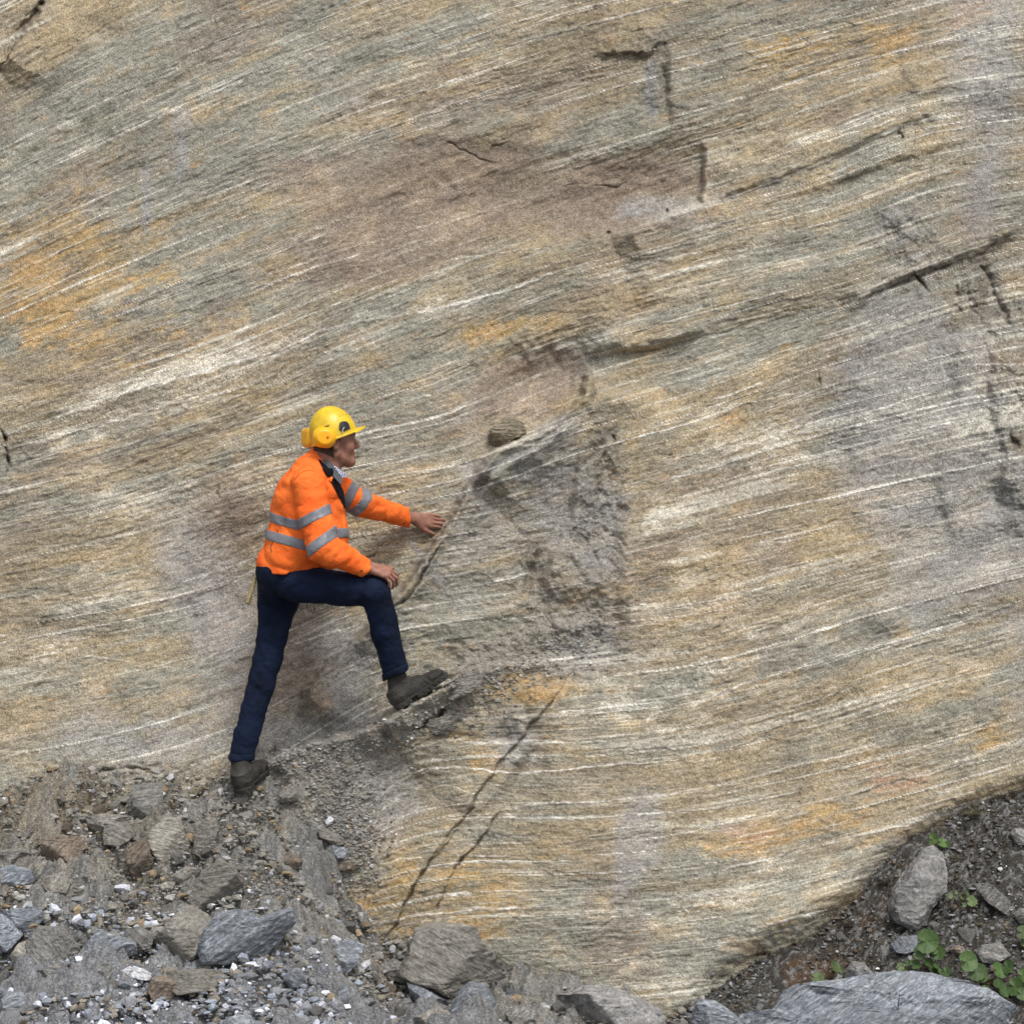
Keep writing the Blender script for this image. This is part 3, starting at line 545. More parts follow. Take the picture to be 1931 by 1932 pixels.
# ---------------------------------------------------------------- rocks
def icosphere(n):
    t = (1 + 5 ** 0.5) / 2
    v = [(-1,t,0),(1,t,0),(-1,-t,0),(1,-t,0),(0,-1,t),(0,1,t),(0,-1,-t),(0,1,-t),(t,0,-1),(t,0,1),(-t,0,-1),(-t,0,1)]
    v = [np.array(p) / np.linalg.norm(p) for p in v]
    f = [(0,11,5),(0,5,1),(0,1,7),(0,7,10),(0,10,11),(1,5,9),(5,11,4),(11,10,2),(10,7,6),(7,1,8),(3,9,4),(3,4,2),(3,2,6),(3,6,8),(3,8,9),(4,9,5),(2,4,11),(6,2,10),(8,6,7),(9,8,1)]
    for _ in range(n):
        c = {}; nf = []
        def mid(a, b):
            k = (min(a, b), max(a, b))
            if k not in c:
                m = v[a] + v[b]; v.append(m / np.linalg.norm(m)); c[k] = len(v) - 1
            return c[k]
        for a, b, d in f:
            x, y, z = mid(a, b), mid(b, d), mid(d, a); nf += [(a, x, z), (b, y, x), (d, z, y), (x, y, z)]
        f = nf
    return np.array(v), np.array(f)
ICO = {n: icosphere(n) for n in (0, 1, 3, 5)}
def plane_rock(n, seed, planes=11, sharp=26, rough=0.05):
    """unit angular rock: intersection of random half spaces, soft edges, noise"""
    r_ = np.random.default_rng(seed); d, f = ICO[n]
    nn = r_.normal(size=(planes, 3)); nn /= np.linalg.norm(nn, axis=1)[:, None]; nn = np.concatenate([nn, [[0,0,-1],[0,0,1],[1,0,0],[-1,0,0],[0,1,0],[0,-1,0]]])
    h = r_.uniform(0.72, 1.0, len(nn)); k = np.clip(d @ nn.T, 0.02, None) / h
    r = (np.sum(k ** 40, 1)) ** (-1 / 40)
    p = d * r[:, None]
    if rough: p = p * (1 + rough * fbm3(p * 3 + seed, 3)[:, None] + rough * 0.5 * n3(p * np.array([3, 3, 14]) + seed)[:, None])
    return p, f
def outline_rock(pts, y, thick, seed=0, front=None, sub=5, rough=0.03):
    """a block whose outline is given by points; front=(ax,az): tilt of its broad front face"""
    r_ = np.random.default_rng(seed); p = np.array([P(a, b, y) for a, b in pts]); c = p.mean(0); q = p - c
    d, f = ICO[sub]; phi = np.arctan2(d[:, 2], d[:, 0])
    best = np.zeros(len(d)); cs, sn = np.cos(phi), np.sin(phi)
    for i in range(len(q)):
        a, b = q[i], q[(i + 1) % len(q)]; ex, ez = b[0] - a[0], b[2] - a[2]
        den = cs * ez - sn * ex; den = np.where(abs(den) < 1e-9, 1e-9, den)
        t = (a[0] * ez - a[2] * ex) / den; s = np.where(abs(ex) > abs(ez), (t * cs - a[0]) / (ex if abs(ex) > 1e-9 else 1e-9), (t * sn - a[2]) / (ez if abs(ez) > 1e-9 else 1e-9))
        ok = (t > 0) & (s >= -1e-4) & (s <= 1.0001); best = np.where(ok, np.maximum(best, t), best)
    best = np.where(best <= 0, np.median(best[best > 0]), best)
    cb = np.sqrt(np.clip(1 - d[:, 1] ** 2, 0, 1))
    rin = cb ** 0.55; yy = np.sign(d[:, 1]) * np.abs(d[:, 1]) ** 0.75 * thick
    v = np.stack([best * cs * rin, yy, best * sn * rin], 1)
    # cut the front by two or three tilted planes so that it has facets
    R = best.mean()
    cuts = [front] if front else []
    while len(cuts) < 5: cuts.append((r_.uniform(-1.1, 1.1), r_.uniform(-.9, 1.1)))
    for i, (ax, az) in enumerate(cuts):
        lim = -thick * (0.62 + 0.10 * i) + (ax * v[:, 0] + az * v[:, 2]) * (0.55 if i == 0 else 1.0) * min(1, thick / R * 1.4)
        dlt = lim - v[:, 1]; k = 0.05 * thick
        v[:, 1] = np.where(dlt > k, lim, np.where(dlt > -k, v[:, 1] + (dlt + k) ** 2 / (4 * k), v[:, 1]))
    nd = d.copy(); s = R
    wv_ = v / s
    v = v + nd * (s * rough * (fbm3(wv_ * 2.3 + seed, 4, 0.6) * 1.8 + 0.8 * n3(wv_ * np.array([4, 6, 16]) + seed) + 0.4 * n3(wv_ * 26 + seed)))[:, None]
    return v, f, c
def zl(L): return [(a * .28604, 1380.9 + b * .28604) for a, b in L]         # measured on the left-bottom crop
def zm(L): return [(497.1 + a * .28604, 1380.9 + b * .28604) for a, b in L]  # middle-bottom crop
def zr(L): return [(1268.2 + a * .3433, 1380.9 + b * .3433) for a, b in L]   # right-bottom crop
RK = [
 ('rock','grey upright slab of stone standing on its end below the man\'s rear boot','st_grey',zl([(870,360),(960,335),(1062,345),(1080,530),(1010,600),(950,690),(900,650),(888,520)]),.06,(.3,.1)),
 ('rock','rounded pale rock with fine white bands leaning beside the upright grey slab','st_pale',zl([(990,650),(1080,565),(1190,575),(1232,720),(1240,830),(1150,885),(1040,850),(978,740)]),.07,(.2,.3)),
 ('rock','tall dusty wedge of rock with a dark hollow under its left side','st_dusty',zl([(1320,600),(1420,520),(1445,640),(1410,800),(1370,865),(1280,790),(1285,670)]),.06,(-.4,.1)),
 ('rock','brown rock with a dark slot under it, left of the pale banded rock','st_brown',zl([(860,740),(970,690),(1010,860),(950,1035),(880,960),(830,830)]),.05,(-.5,.1)),
 ('rock','blocky brown and grey rock with a rust coloured top at the left side','st_brown',zl([(280,700),(400,680),(550,700),(560,760),(500,890),(330,915),(270,800)]),.06,(.1,.6)),
 ('rock','small ochre edged rock leaning against the blocky brown rock','st_pale',zl([(222,880),(290,815),(335,930),(265,1005),(225,960)]),.04,None),
 ('rock','smooth grey rock half buried at the left edge under the brown rocks','st_grey',zl([(-60,800),(60,775),(160,770),(232,830),(215,905),(60,900),(-60,890)]),.07,(0,.5)),
 ('rock','flat bluish rock at the left edge, below the smooth half buried rock','st_blue',zl([(-60,900),(90,880),(220,915),(240,985),(120,1015),(-60,1010)]),.06,(0,.9)),
 ('rock','blue boulder with a white weathered rim cut off by the left edge','st_blue',zl([(-90,1230),(0,1205),(70,1265),(145,1345),(70,1445),(0,1420),(-90,1400)]),.08,(.5,.4)),
 ('rock','long blue grey slab behind the blue boulder at the left edge','st_blue',zl([(0,1190),(90,1170),(270,1168),(300,1235),(190,1340),(110,1290)]),.05,(0,.9)),
 ('rock','large dark rounded rock with a blue top next to the beige rock at the left','st_grey',zl([(165,1400),(250,1290),(380,1290),(470,1370),(525,1440),(440,1550),(260,1550),(180,1480)]),.10,(.2,.7)),
 ('rock','narrow beige rock standing in front of the large dark rounded rock','st_pale',zl([(78,1470),(120,1400),(175,1375),(185,1490),(220,1560),(150,1625),(92,1570)]),.05,(.5,.1)),
 ('rock','blue topped wedge rock pointing left, in the middle of the left rubble','st_blue',zl([(555,1420),(630,1312),(760,1350),(895,1395),(905,1475),(760,1495),(600,1500)]),.07,(.1,.8)),
 ('rock','large brown grey wedge rock rising to a point next to the big blue slab','st_dusty',zl([(930,1510),(1050,1320),(1150,1210),(1225,1148),(1310,1185),(1400,1250),(1400,1370),(1330,1470),(1220,1540),(1040,1555)]),.12,(-.3,.5)),
 ('rock','big blue slab with diagonal pale streaks below the debris slope','st_blue',zl([(1350,1300),(1420,1215),(1560,1185),(1700,1235),(1935,1165),(1950,1260),(1860,1370),(1760,1465),(1600,1510),(1330,1520),(1310,1410)]),.12,(-.1,.8)),
 ('rock','grey block with a pale top below the large dark rounded rock','st_grey',zl([(235,1580),(330,1535),(410,1525),(475,1610),(440,1665),(260,1660)]),.06,(.1,.7)),
 ('rock','long flat dusty rock with a dark straight front edge, next to the green leaf','st_dusty',zl([(1085,1600),(1190,1580),(1350,1575),(1505,1590),(1500,1665),(1340,1700),(1175,1725),(1120,1670)]),.08,(0,1.1)),
 ('rock','round beige rock in front of the long flat dusty rock','st_brown',zl([(975,1680),(1010,1620),(1090,1605),(1165,1650),(1172,1720),(1110,1790),(1020,1785)]),.06,None),
 ('rock','white topped flat rock left of the round beige rock','st_white',zl([(785,1575),(860,1542),(950,1570),(1010,1605),(985,1635),(880,1620),(800,1608)]),.04,(0,1.0)),
 ('rock','dull blue square rock near the lower left corner','st_blue',zl([(20,1750),(100,1715),(180,1740),(185,1820),(110,1860),(25,1840)]),.06,None),
 ('rock','large dust covered rock on the slope above the big blue slab','st_dusty',zl([(1240,1110),(1300,980),(1440,835),(1550,890),(1605,1010),(1565,1155),(1400,1185),(1270,1170)]),.07,(-.2,.5)),
 ('rock','small thin slab with a pale face lying below the large dust covered rock','st_pale',zl([(1050,1010),(1090,990),(1160,990),(1145,1030),(1080,1045)]),.03,(0,.8)),
 ('rock','grey lump half sunk above the thin pale slab','st_dusty',zl([(1130,950),(1220,890),(1330,900),(1290,980),(1200,1010)]),.05,(0,.6)),
 ('rock','flat ochre dusted slab lying on the slope at the far left','st_dusty',zl([(560,560),(700,540),(860,560),(850,640),(700,660),(590,640)]),.06,(0,.8)),
 ('rock','squat grey block left of the upright grey slab','st_dusty',zl([(690,600),(860,590),(880,690),(800,760),(690,740)]),.06,(.2,.5)),
 ('rock','dark blocky rock behind the blue topped wedge rock','st_grey',zl([(820,1310),(920,1290),(1030,1340),(1000,1420),(900,1440),(840,1380)]),.06,None),
 ('rock','slate grey lump at the bottom edge left of the middle','st_blue',zl([(1430,1930),(1540,1880),(1650,1885),(1700,1940),(1650,2010),(1450,2010)]),.08,(0,.8)),
 ('rock','grey rock in the rubble behind the white pebbles at the lower left','st_grey',zl([(600,1540),(700,1500),(760,1560),(720,1640),(620,1630)]),.05,None),
 ('rock','flat slab with rough dark front below the blocky brown and grey rock','st_dusty',zl([(300,960),(420,920),(470,1000),(450,1060),(330,1050),(270,1010)]),.05,(0,.7)),
 ('rock','standing slate with slanting pale streaks beside the white block','st_blue',zm([(410,1560),(425,1480),(480,1420),(540,1368),(610,1395),(665,1425),(610,1540),(520,1625),(430,1640)]),.05,(-.3,.2)),
 ('rock','bright white block leaning on the standing slate','st_white',zm([(425,1370),(455,1342),(515,1365),(505,1410),(460,1425),(430,1400)]),.035,None),
 ('rock','slim white block left of the bright white block','st_white',zm([(340,1385),(370,1355),(425,1365),(420,1400),(370,1408)]),.03,None),
 ('rock','oval white stone below the slim white block','st_white',zm([(275,1440),(310,1418),(355,1430),(350,1460),(300,1468)]),.025,None),
 ('rock','tilted white slab right of the standing slate','st_white',zm([(585,1580),(640,1525),(700,1498),(705,1530),(660,1570),(610,1600)]),.03,None),
 ('rock','small white stone on the debris at the foot of the forked crack','st_white',zm([(828,1430),(850,1402),(872,1420),(868,1450),(838,1455)]),.025,None),
 ('rock','pinkish white stone lying on top of the big brown boulder','st_white',zm([(1145,1410),(1175,1388),(1198,1400),(1185,1430),(1155,1435)]),.02,None),
 ('rock','flat white stone left of the pinkish white stone on the debris','st_white',zm([(948,1372),(970,1350),(1003,1360),(995,1385),(960,1392)]),.02,None),
 ('rock','big dusty brown boulder with a dark hollow under its right end at the cliff foot','st_dusty',zm([(880,1600),(960,1440),(990,1330),(1120,1290),(1300,1330),(1440,1390),(1550,1500),(1645,1600),(1570,1665),(1450,1670),(1330,1710),(1235,1750),(1130,1690),(1000,1650)]),.11,(.0,.7)),
 ('rock','dust capped ledge block above the big brown boulder','st_dusty',zm([(990,1300),(1120,1262),(1280,1270),(1400,1290),(1445,1390),(1300,1400),(1120,1380),(1000,1360)]),.10,(.0,.8)),
 ('rock','blue slab with a white edge sloping right under the big brown boulder','st_blue',zm([(945,1650),(1050,1680),(1150,1740),(1245,1800),(1225,1850),(1100,1810),(980,1760)]),.06,(.1,.9)),
 ('rock','dark blue boulder at the bottom, right of the sloping blue slab','st_blue',zm([(1225,1830),(1290,1720),(1360,1665),(1465,1680),(1525,1780),(1500,1880),(1350,1910),(1250,1880)]),.12,(-.1,.6)),
 ('rock','pale cream boulder cut off by the bottom edge in the middle','st_pale',zm([(930,1960),(1000,1870),(1130,1818),(1230,1860),(1320,1940),(1300,2020),(1000,2020)]),.10,(0,.6)),
 ('rock','grey rounded boulder between the dark blue boulder and the cliff foot','st_lilac',zm([(1931,1760),(2010,1740),(2120,1700),(2200,1720),(2270,1690),(2400,1740),(2540,1800),(2640,1850),(2640,1960),(2300,2050),(2000,2000)]),.14,(0,.6)),
 ('rock','small brown rock at the bottom edge beside the cream boulder','st_brown',zm([(1325,1900),(1370,1870),(1400,1900),(1390,1960),(1330,1960)]),.04,None),
 ('rock','grey rock with a bluish side in the front rubble, right of the dark blue boulder','st_grey',zm([(1600,1850),(1700,1810),(1790,1850),(1800,1960),(1640,1980)]),.08,(0,.6)),
 ('rock','grey green rock half sunk between the white stones below the standing slate','st_grey',zm([(800,1530),(850,1500),(930,1530),(940,1600),(870,1640),(800,1600)]),.05,None),
 ('rock','dark flat rock left of the standing slate at the bottom','st_blue',zm([(140,1640),(160,1570),(240,1560),(275,1620),(250,1680),(170,1680)]),.05,None),
 ('rock','low blue grey rock in the rubble below the tilted white slab','st_blue',zm([(470,1720),(520,1660),(570,1700),(575,1760),(510,1790)]),.05,None),
 ('rock','large pointed grey boulder standing in the dark earth bank','st_lilac',zr([(1185,960),(1210,880),(1300,760),(1390,645),(1440,625),(1485,660),(1510,770),(1490,870),(1410,960),(1375,1060),(1310,1092),(1210,1030)]),.12,(-.2,.3)),
 ('rock','small lilac grey rock between the earth bank and the huge front boulder','st_lilac',zr([(935,1340),(985,1262),(1050,1270),(1110,1335),(1100,1375),(960,1370)]),.05,(0,.7)),
 ('rock','huge blue grey boulder with streaked top at the lower right corner','st_blue',zr([(585,1580),(640,1490),(730,1435),(860,1428),(1000,1415),(1100,1395),(1300,1365),(1500,1378),(1700,1410),(1850,1480),(1950,1560),(2050,1700),(2000,1900),(700,1900),(560,1700)]),.34,(0,.9)),
 ('rock','long pale blue slab lying in front of the huge blue grey boulder','st_blue',zr([(380,1600),(450,1560),(560,1540),(740,1545),(920,1528),(1020,1575),(1060,1640),(1040,1740),(700,1760),(400,1740)]),.14,(0,1.0)),
 ('rock','blunt blue slab at the bottom edge left of the long pale blue slab','st_blue',zr([(105,1590),(130,1490),(170,1478),(250,1500),(345,1560),(400,1620),(390,1740),(120,1740)]),.12,(0,.8)),
 ('rock','dark slanting slab sticking out of the earth bank at the right','st_grey',zr([(1670,850),(1740,830),(1810,890),(1895,975),(1880,1025),(1800,990),(1720,930)]),.06,(.3,.5)),
 ('rock','grey rock cut off by the right edge next to the slanting slab','st_grey',zr([(1875,1010),(1910,975),(1980,970),(1990,1050),(1900,1050)]),.06,None),
 ('rock','bluish rock low in the bank, under the large pointed boulder','st_blue',zr([(1200,1170),(1250,1130),(1340,1120),(1350,1190),(1270,1215),(1215,1205)]),.05,None),
 ('rock','tan flat stone beside the round green leaves','st_brown',zr([(1520,1200),(1550,1175),(1600,1180),(1602,1215),(1550,1225)]),.03,(0,.8)),
 ('rock','low grey slab in the bank right of the round green leaves','st_grey',zr([(1670,1220),(1700,1180),(1800,1160),(1850,1220),(1760,1270),(1690,1260)]),.06,(0,.8)),
 ('rock','grey stone resting against the small lilac rock','st_grey',zr([(880,1365),(905,1325),(930,1315),(930,1380),(900,1390)]),.03,None),
 ('rock','flat broken stone in the earth at the right edge, above the slanting slab','st_grey',zr([(1850,560),(1880,530),(1960,540),(1960,620),(1890,620)]),.05,None),
 ('rock','tilted tan slab with two ridges on the debris slope right of the boots','st_dusty',zm([(360,640),(400,635),(530,700),(535,740),(480,750),(370,690)]),.03,(0,.6)),
 ('rock','upright narrow stone with a pale face below the ridged tan slab','st_pale',zm([(280,710),(310,720),(385,830),(370,860),(310,790)]),.03,None),
 ('rock','dark blue stone at the right of the upright narrow stone','st_blue',zm([(370,770),(460,740),(560,770),(540,830),(440,845)]),.03,(0,.6)),
 ('rock','rusty small stone below the upright narrow stone','st_brown',zm([(265,850),(300,820),(365,860),(350,895),(285,885)]),.03,None),
 ('rock','brown speckled stone low on the debris slope','st_brown',zm([(120,820),(170,800),(260,850),(215,920),(150,890)]),.04,None),
 ('rock','white grained stone on the slope above the ridged tan slab','st_white',zm([(405,590),(430,555),(470,560),(450,605),(420,620)]),.02,None),
 ('rock','flat slab lying on the slope just right of the rear boot','st_dusty',zm([(100,410),(130,365),(230,350),(300,400),(290,430),(200,455),(120,465)]),.035,(0,.7)),
 ('rock','wide dusty stone on the slope at the edge of the banded rock','st_brown',zm([(480,870),(560,860),(650,880),(600,910),(500,910)]),.03,(0,.8)),
]
base_group = 'large loose rocks at the foot of the cliff'
for i, (nm, lab, mt, pts, th, fr) in enumerate(RK):
    pa = np.array(pts); cu, cv = pa.mean(0)
    yb = ground_hit(cu, min(cv + 0.25 * (pa[:, 1].max() - cv), 1985))
    v, f, c = outline_rock(pts, yb - th * 0.35, th * 1.15, seed=100 + i, front=fr, rough=.045, sub=5 if (pa[:, 0].max() - pa[:, 0].min()) > 40 else 3)
    rr_ = Matrix.Rotation(random.uniform(-.9, .9), 3, 'Y') @ Matrix.Rotation(random.uniform(-.5, .5), 3, 'X'); v = v @ np.array(rr_)
    o = link(nm, mesh_np(nm, v, f, True), M[mt]); o.location = c; o.rotation_euler = rr_.to_euler()
    tag(o, lab, 'rock')
# block wedged in the main crack, and the small stone below the front boot
def cliff_rock(pts, th, mt, lab, seed, fr=None, out=0.0):
    pa = np.array(pts, float); cu, cv = pa.mean(0); yb = cliff_y(cu, cv)
    v, f, c = outline_rock(pts, yb - out, th, seed=seed, front=fr, rough=.07); o = link('rock', mesh_np('rock', v, f, True), M[mt]); o.location = c; tag(o, lab, 'rock')
cliff_rock([(922,812),(940,800),(966,788),(988,798),(992,818),(964,832),(950,854),(926,856)], .085, 'st_tan', 'tan block wedged in the crack above the man\'s reaching hand', 301, (.3,-.2), .045)
cliff_rock([(748,1358),(752,1347),(775,1345),(782,1358),(776,1370),(755,1369)], .02, 'st_pale', 'small pinkish stone on the ledge under the front boot', 302, None, .02)
cliff_rock([(800,1368),(815,1355),(850,1350),(862,1372),(840,1388),(812,1384)], .035, 'st_dusty', 'broken block jutting from the ledge right of the front boot', 303, None, .01)
cliff_rock([(836,1295),(865,1278),(905,1268),(912,1285),(880,1312),(848,1322)], .035, 'st_dusty', 'crumbling grey block on the ledge up and right of the front boot', 305, (0,.7), .0)

# counted smaller stones: copies of twelve angular shapes
PROT = []
for k in range(12):
    v, f = plane_rock(3, 500 + k, planes=7 + k % 5, rough=.13); s = np.array([1.0, 0.75, 0.45 + 0.3 * (k % 3)]) ; PROT.append((v * s, f))
KINDS = [('white', 'st_white', 'small bright white stone scattered in the front rubble', 'white stones scattered in the rubble'),
         ('blue', 'st_blue', 'fist sized blue grey stone lying loose in the rubble', 'blue grey stones in the rubble'),
         ('grey', 'st_grey', 'fist sized plain grey stone lying loose in the rubble', 'plain grey stones in the rubble'),
         ('brown', 'st_brown', 'fist sized brown stained stone lying loose in the rubble', 'brown stones in the rubble'),
         ('dusty', 'st_dusty', 'fist sized dust covered stone lying loose on the debris slope', 'dusty stones on the debris slope')]
meshes = {}
for kn, mt, lb, gp in KINDS:
    for k, (v, f) in enumerate(PROT):
        me = mesh_np('stone', v, f, True); me.materials.append(M[mt]); meshes[kn, k] = me
def put_stone(u, v, size, kn, sink=0.35):
    y = ground_hit(u, v); x, y, z = P(u, v, y)
    o = bpy.data.objects.new('stone', meshes[kn, random.randrange(12)]); COL.objects.link(o)
    o.location = (x, y, z - size * sink * 0.1); o.scale = (size, size, size)
    o.rotation_euler = (random.uniform(-.6, .6), random.uniform(-.6, .6), random.uniform(0, 6.28))
    kk = [q for q in KINDS if q[0] == kn][0]; tag(o, kk[2], 'stone', kk[3])
# white stones the photo shows, then scattered ones
WS = [zl([(x, y)])[0] + (s,) for x, y, s in [(712,1635,.030),(520,1612,.020),(640,1625,.014),(1710,1530,.022),(1650,1590,.014),(1510,1580,.012),(90,1895,.040),(980,1865,.028),(560,1510,.014),(1055,1240,.012),(935,1185,.011),(1340,1770,.020),(820,1780,.020),(1530,1705,.022),(420,1735,.022),(200,1755,.014),(330,1775,.016),(1925,1835,.018),(865,575,.012),(515,380,.010),(790,335,.016),(615,390,.012),(830,1840,.016),(440,1800,.012),(1620,1870,.02),(1215,1800,.018),(1860,1580,.012),(1610,1690,.012)]]
WS += [zm([(x, y)])[0] + (s,) for x, y, s in [(325,1650,.018),(395,1715,.018),(285,1830,.026),(200,1840,.026),(780,1885,.030),(905,1470,.018),(905,1400,.012),(800,1840,.018),(720,1520,.018),(1610,1830,.022),(1650,1660,.018),(250,1900,.030),(930,1635,.012),(550,1770,.016),(1260,1280,.012),(1215,1300,.012),(945,75,.010),(370,445,.009),(600,455,.009),(425,465,.009),(255,715,.011),(340,970,.010),(110,1575,.014),(980,1860,.018),(700,1770,.014),(50,940,.012),(1030,1340,.008)]]
WS += [zr([(x, y)])[0] + (s,) for x, y, s in [(480,1515,.016),(215,1330,.012),(1665,1580,.02),(430,1262,.008),(700,1325,.008),(1290,755,.012),(1845,560,.008),(1160,900,.007),(1620,1590,.02)]]
for u, v, s in WS: put_stone(u, v, s, 'white')
for i in range(240):
    u = random.uniform(-20, 1300) if i % 5 else random.uniform(1330, 1930)
    top = np.interp(u, KU, KV) + 25
    v = top + (1960 - top) * random.random() ** 0.6
    s = 0.011 + 0.038 * random.random() ** 2.5
    kn = random.choice(['white', 'white', 'blue', 'blue', 'blue', 'grey', 'grey', 'grey', 'brown']) if v > 1720 and u < 1320 else random.choice(['dusty', 'dusty', 'dusty', 'grey', 'grey', 'brown'])
    if u > 1320: kn = random.choice(['grey', 'grey', 'brown', 'blue']); s *= 0.8
    if kn == 'white': s *= 0.6
    put_stone(u, v, s, kn)

# gravel: uncountable, one mesh
def gravel(name, pts, sizes, cols, label):
    base, f = ICO[0]; n = len(pts)
    r_ = np.random.default_rng(5)
    V_ = base[None] * (1 + 0.35 * r_.uniform(-1, 1, (n, 12, 1))); V_ = V_ * r_.uniform(0.4, 1.3, (n, 1, 3)) * np.array([1, 1, .7])
    an = r_.uniform(0, 6.28, n); c, s = np.cos(an), np.sin(an)
    x = V_[..., 0] * c[:, None] - V_[..., 1] * s[:, None]; y = V_[..., 0] * s[:, None] + V_[..., 1] * c[:, None]
    V_ = np.stack([x, y, V_[..., 2]], -1) * sizes[:, None, None] + pts[:, None, :]
    F = (f[None] + (np.arange(n) * 12)[:, None, None]).reshape(-1, 3)
    cc = np.repeat(cols, 12, 0)
    o = link(name, mesh_np(name, V_.reshape(-1, 3), F, False, cols={'col': cc}), M['gravel'])
    tag(o, label, 'gravel', kind='stuff'); return o
r_ = np.random.default_rng(11)
def pal(n, kinds, pr):
    k = r_.choice(len(kinds), n, p=pr); c = np.array(kinds)[k]; return c * r_.uniform(.7, 1.3, (n, 1))
n = 34000
x = r_.uniform(-2.3, 1.0, n); y = -1.35 + 1.75 * r_.random(n); s = 0.0028 + (0.011 + 0.010 * (y < -0.7)) * r_.random(n) ** 3.6
z = ground_z(x, y) + s * 0.25; u = 965.5 + 4330 * x / (CD + y)
near = (y + 0.35 * r_.normal(size=n) * .5) < -0.72
c = np.where(near[:, None], pal(n, [(.22,.225,.24),(.29,.32,.37),(.62,.64,.71),(.25,.22,.18),(.13,.135,.145)], [.32,.26,.15,.15,.12]), pal(n, [(.22,.21,.185),(.28,.27,.25),(.5,.5,.5),(.26,.20,.13),(.13,.12,.11)], [.44,.22,.05,.15,.14]))
big = r_.random(n) < .045; s = np.where(big, r_.uniform(.012, .030, n), s); z = ground_z(x, y) + s * .15
k = u < 1330
gravel('gravel', np.stack([x, y, z], 1)[k], s[k], c[k], 'loose grey gravel and chips covering the rubble slope')
n = 15000
x = r_.uniform(0.75, 2.4, n); y = -1.2 + 1.7 * r_.random(n); s = 0.0025 + 0.011 * r_.random(n) ** 4
u = 965.5 + 4330 * x / (CD + y); k = u > 1318
c = pal(n, [(.11,.11,.105),(.18,.18,.18),(.13,.10,.07),(.30,.30,.31),(.5,.5,.5)], [.42,.26,.22,.085,.015])
gravel('earth_crumbs', np.stack([x, y, ground_z(x, y) + s * .25], 1)[k], s[k], c[k], 'dark crumbs of earth and chips covering the bank at the right')
# chips caught on the ledges of the cliff
n = 8500
LD = np.array([(500,1450),(560,1415),(640,1400),(720,1375),(790,1345),(850,1310),(900,1275),(970,1245),(1060,1200),(1120,1180)])
t = r_.uniform(0, len(LD) - 1.001, n); i = t.astype(int); fr = (t - i)[:, None]; q = LD[i] * (1 - fr) + LD[i + 1] * fr
q = q + np.stack([r_.normal(0, 22, n), np.abs(r_.normal(0, 38, n)) - 6], 1)
lo = r_.random(n) < .5; q[lo] = np.stack([r_.normal(640, 40, lo.sum()), r_.normal(1570, 70, lo.sum())], 1)
s = 0.0025 + 0.009 * r_.random(n) ** 3.5
yy = np.array([cliff_y(a, b) for a, b in q]); d_ = CD + yy
pp = np.stack([(q[:, 0] - 965.5) / 4330 * d_, yy, Z0 + (966 - q[:, 1]) / 4330 * d_], 1)
gravel('ledge_chips', pp, s, pal(n, [(.25,.24,.22),(.20,.195,.18),(.32,.31,.30),(.5,.5,.5),(.25,.19,.13)], [.42,.24,.2,.05,.09]), 'grey chips and dust lying on the ledge below the front boot')

# ================================================================ the man
class Grid:
    def __init__(s, lo, hi, h):
        s.lo = np.array(lo, float); s.h = h; s.n = np.ceil((np.array(hi) - s.lo) / h).astype(int) + 1
        ax = [(s.lo[i] + h * np.arange(s.n[i])).astype(f4) for i in range(3)]
        s.X, s.Y, s.Z = ax[0][:, None, None], ax[1][None, :, None], ax[2][None, None, :]
def smin(a, b, k):
    h = np.clip(0.5 + 0.5 * (b - a) / k, 0, 1); return b * (1 - h) + a * h - k * h * (1 - h)
def rc(G, p0, p1, r0, r1):
    p0 = np.array(p0, float); v = np.array(p1, float) - p0; L = float(v @ v) + 1e-12
    x, y, z = G.X - f4(p0[0]), G.Y - f4(p0[1]), G.Z - f4(p0[2])
    t = np.clip((x * v[0] + y * v[1] + z * v[2]) / L, 0, 1).astype(f4)
    return np.sqrt((x - t * f4(v[0])) ** 2 + (y - t * f4(v[1])) ** 2 + (z - t * f4(v[2])) ** 2) - (f4(r0) + t * f4(r1 - r0))
def ell(G, c, r, R=None):
    x, y, z = G.X - f4(c[0]), G.Y - f4(c[1]), G.Z - f4(c[2])
    if R is not None:
        R = np.array(R, f4); x, y, z = (x * R[0, 0] + y * R[0, 1] + z * R[0, 2], x * R[1, 0] + y * R[1, 1] + z * R[1, 2], x * R[2, 0] + y * R[2, 1] + z * R[2, 2])
    k0 = np.sqrt((x / r[0]) ** 2 + (y / r[1]) ** 2 + (z / r[2]) ** 2); k1 = np.sqrt((x / r[0] ** 2) ** 2 + (y / r[1] ** 2) ** 2 + (z / r[2] ** 2) ** 2) + 1e-6
    return k0 * (k0 - 1) / k1
def etube(G, p0, p1, a0, a1, b0, b1):
    p0 = np.array(p0, float); v = np.array(p1, float) - p0; L = float(v @ v); vh = v / L ** .5
    n = np.cross(vh, [0, 1, 0]); n /= np.linalg.norm(n); m = np.cross(vh, n)
    x, y, z = G.X - f4(p0[0]), G.Y - f4(p0[1]), G.Z - f4(p0[2])
    t = np.clip((x * v[0] + y * v[1] + z * v[2]) / L, 0, 1).astype(f4)
    x, y, z = x - t * f4(v[0]), y - t * f4(v[1]), z - t * f4(v[2])
    a = a0 + t * (a1 - a0); b = b0 + t * (b1 - b0); q = np.minimum(a, b)
    qa = x * n[0] + y * n[1] + z * n[2]; qb = x * m[0] + y * m[1] + z * m[2]; qv = x * vh[0] + y * vh[1] + z * vh[2]
    return ((np.sqrt((qa / a) ** 2 + (qb / b) ** 2 + (qv / q) ** 2) - 1) * q).astype(f4)
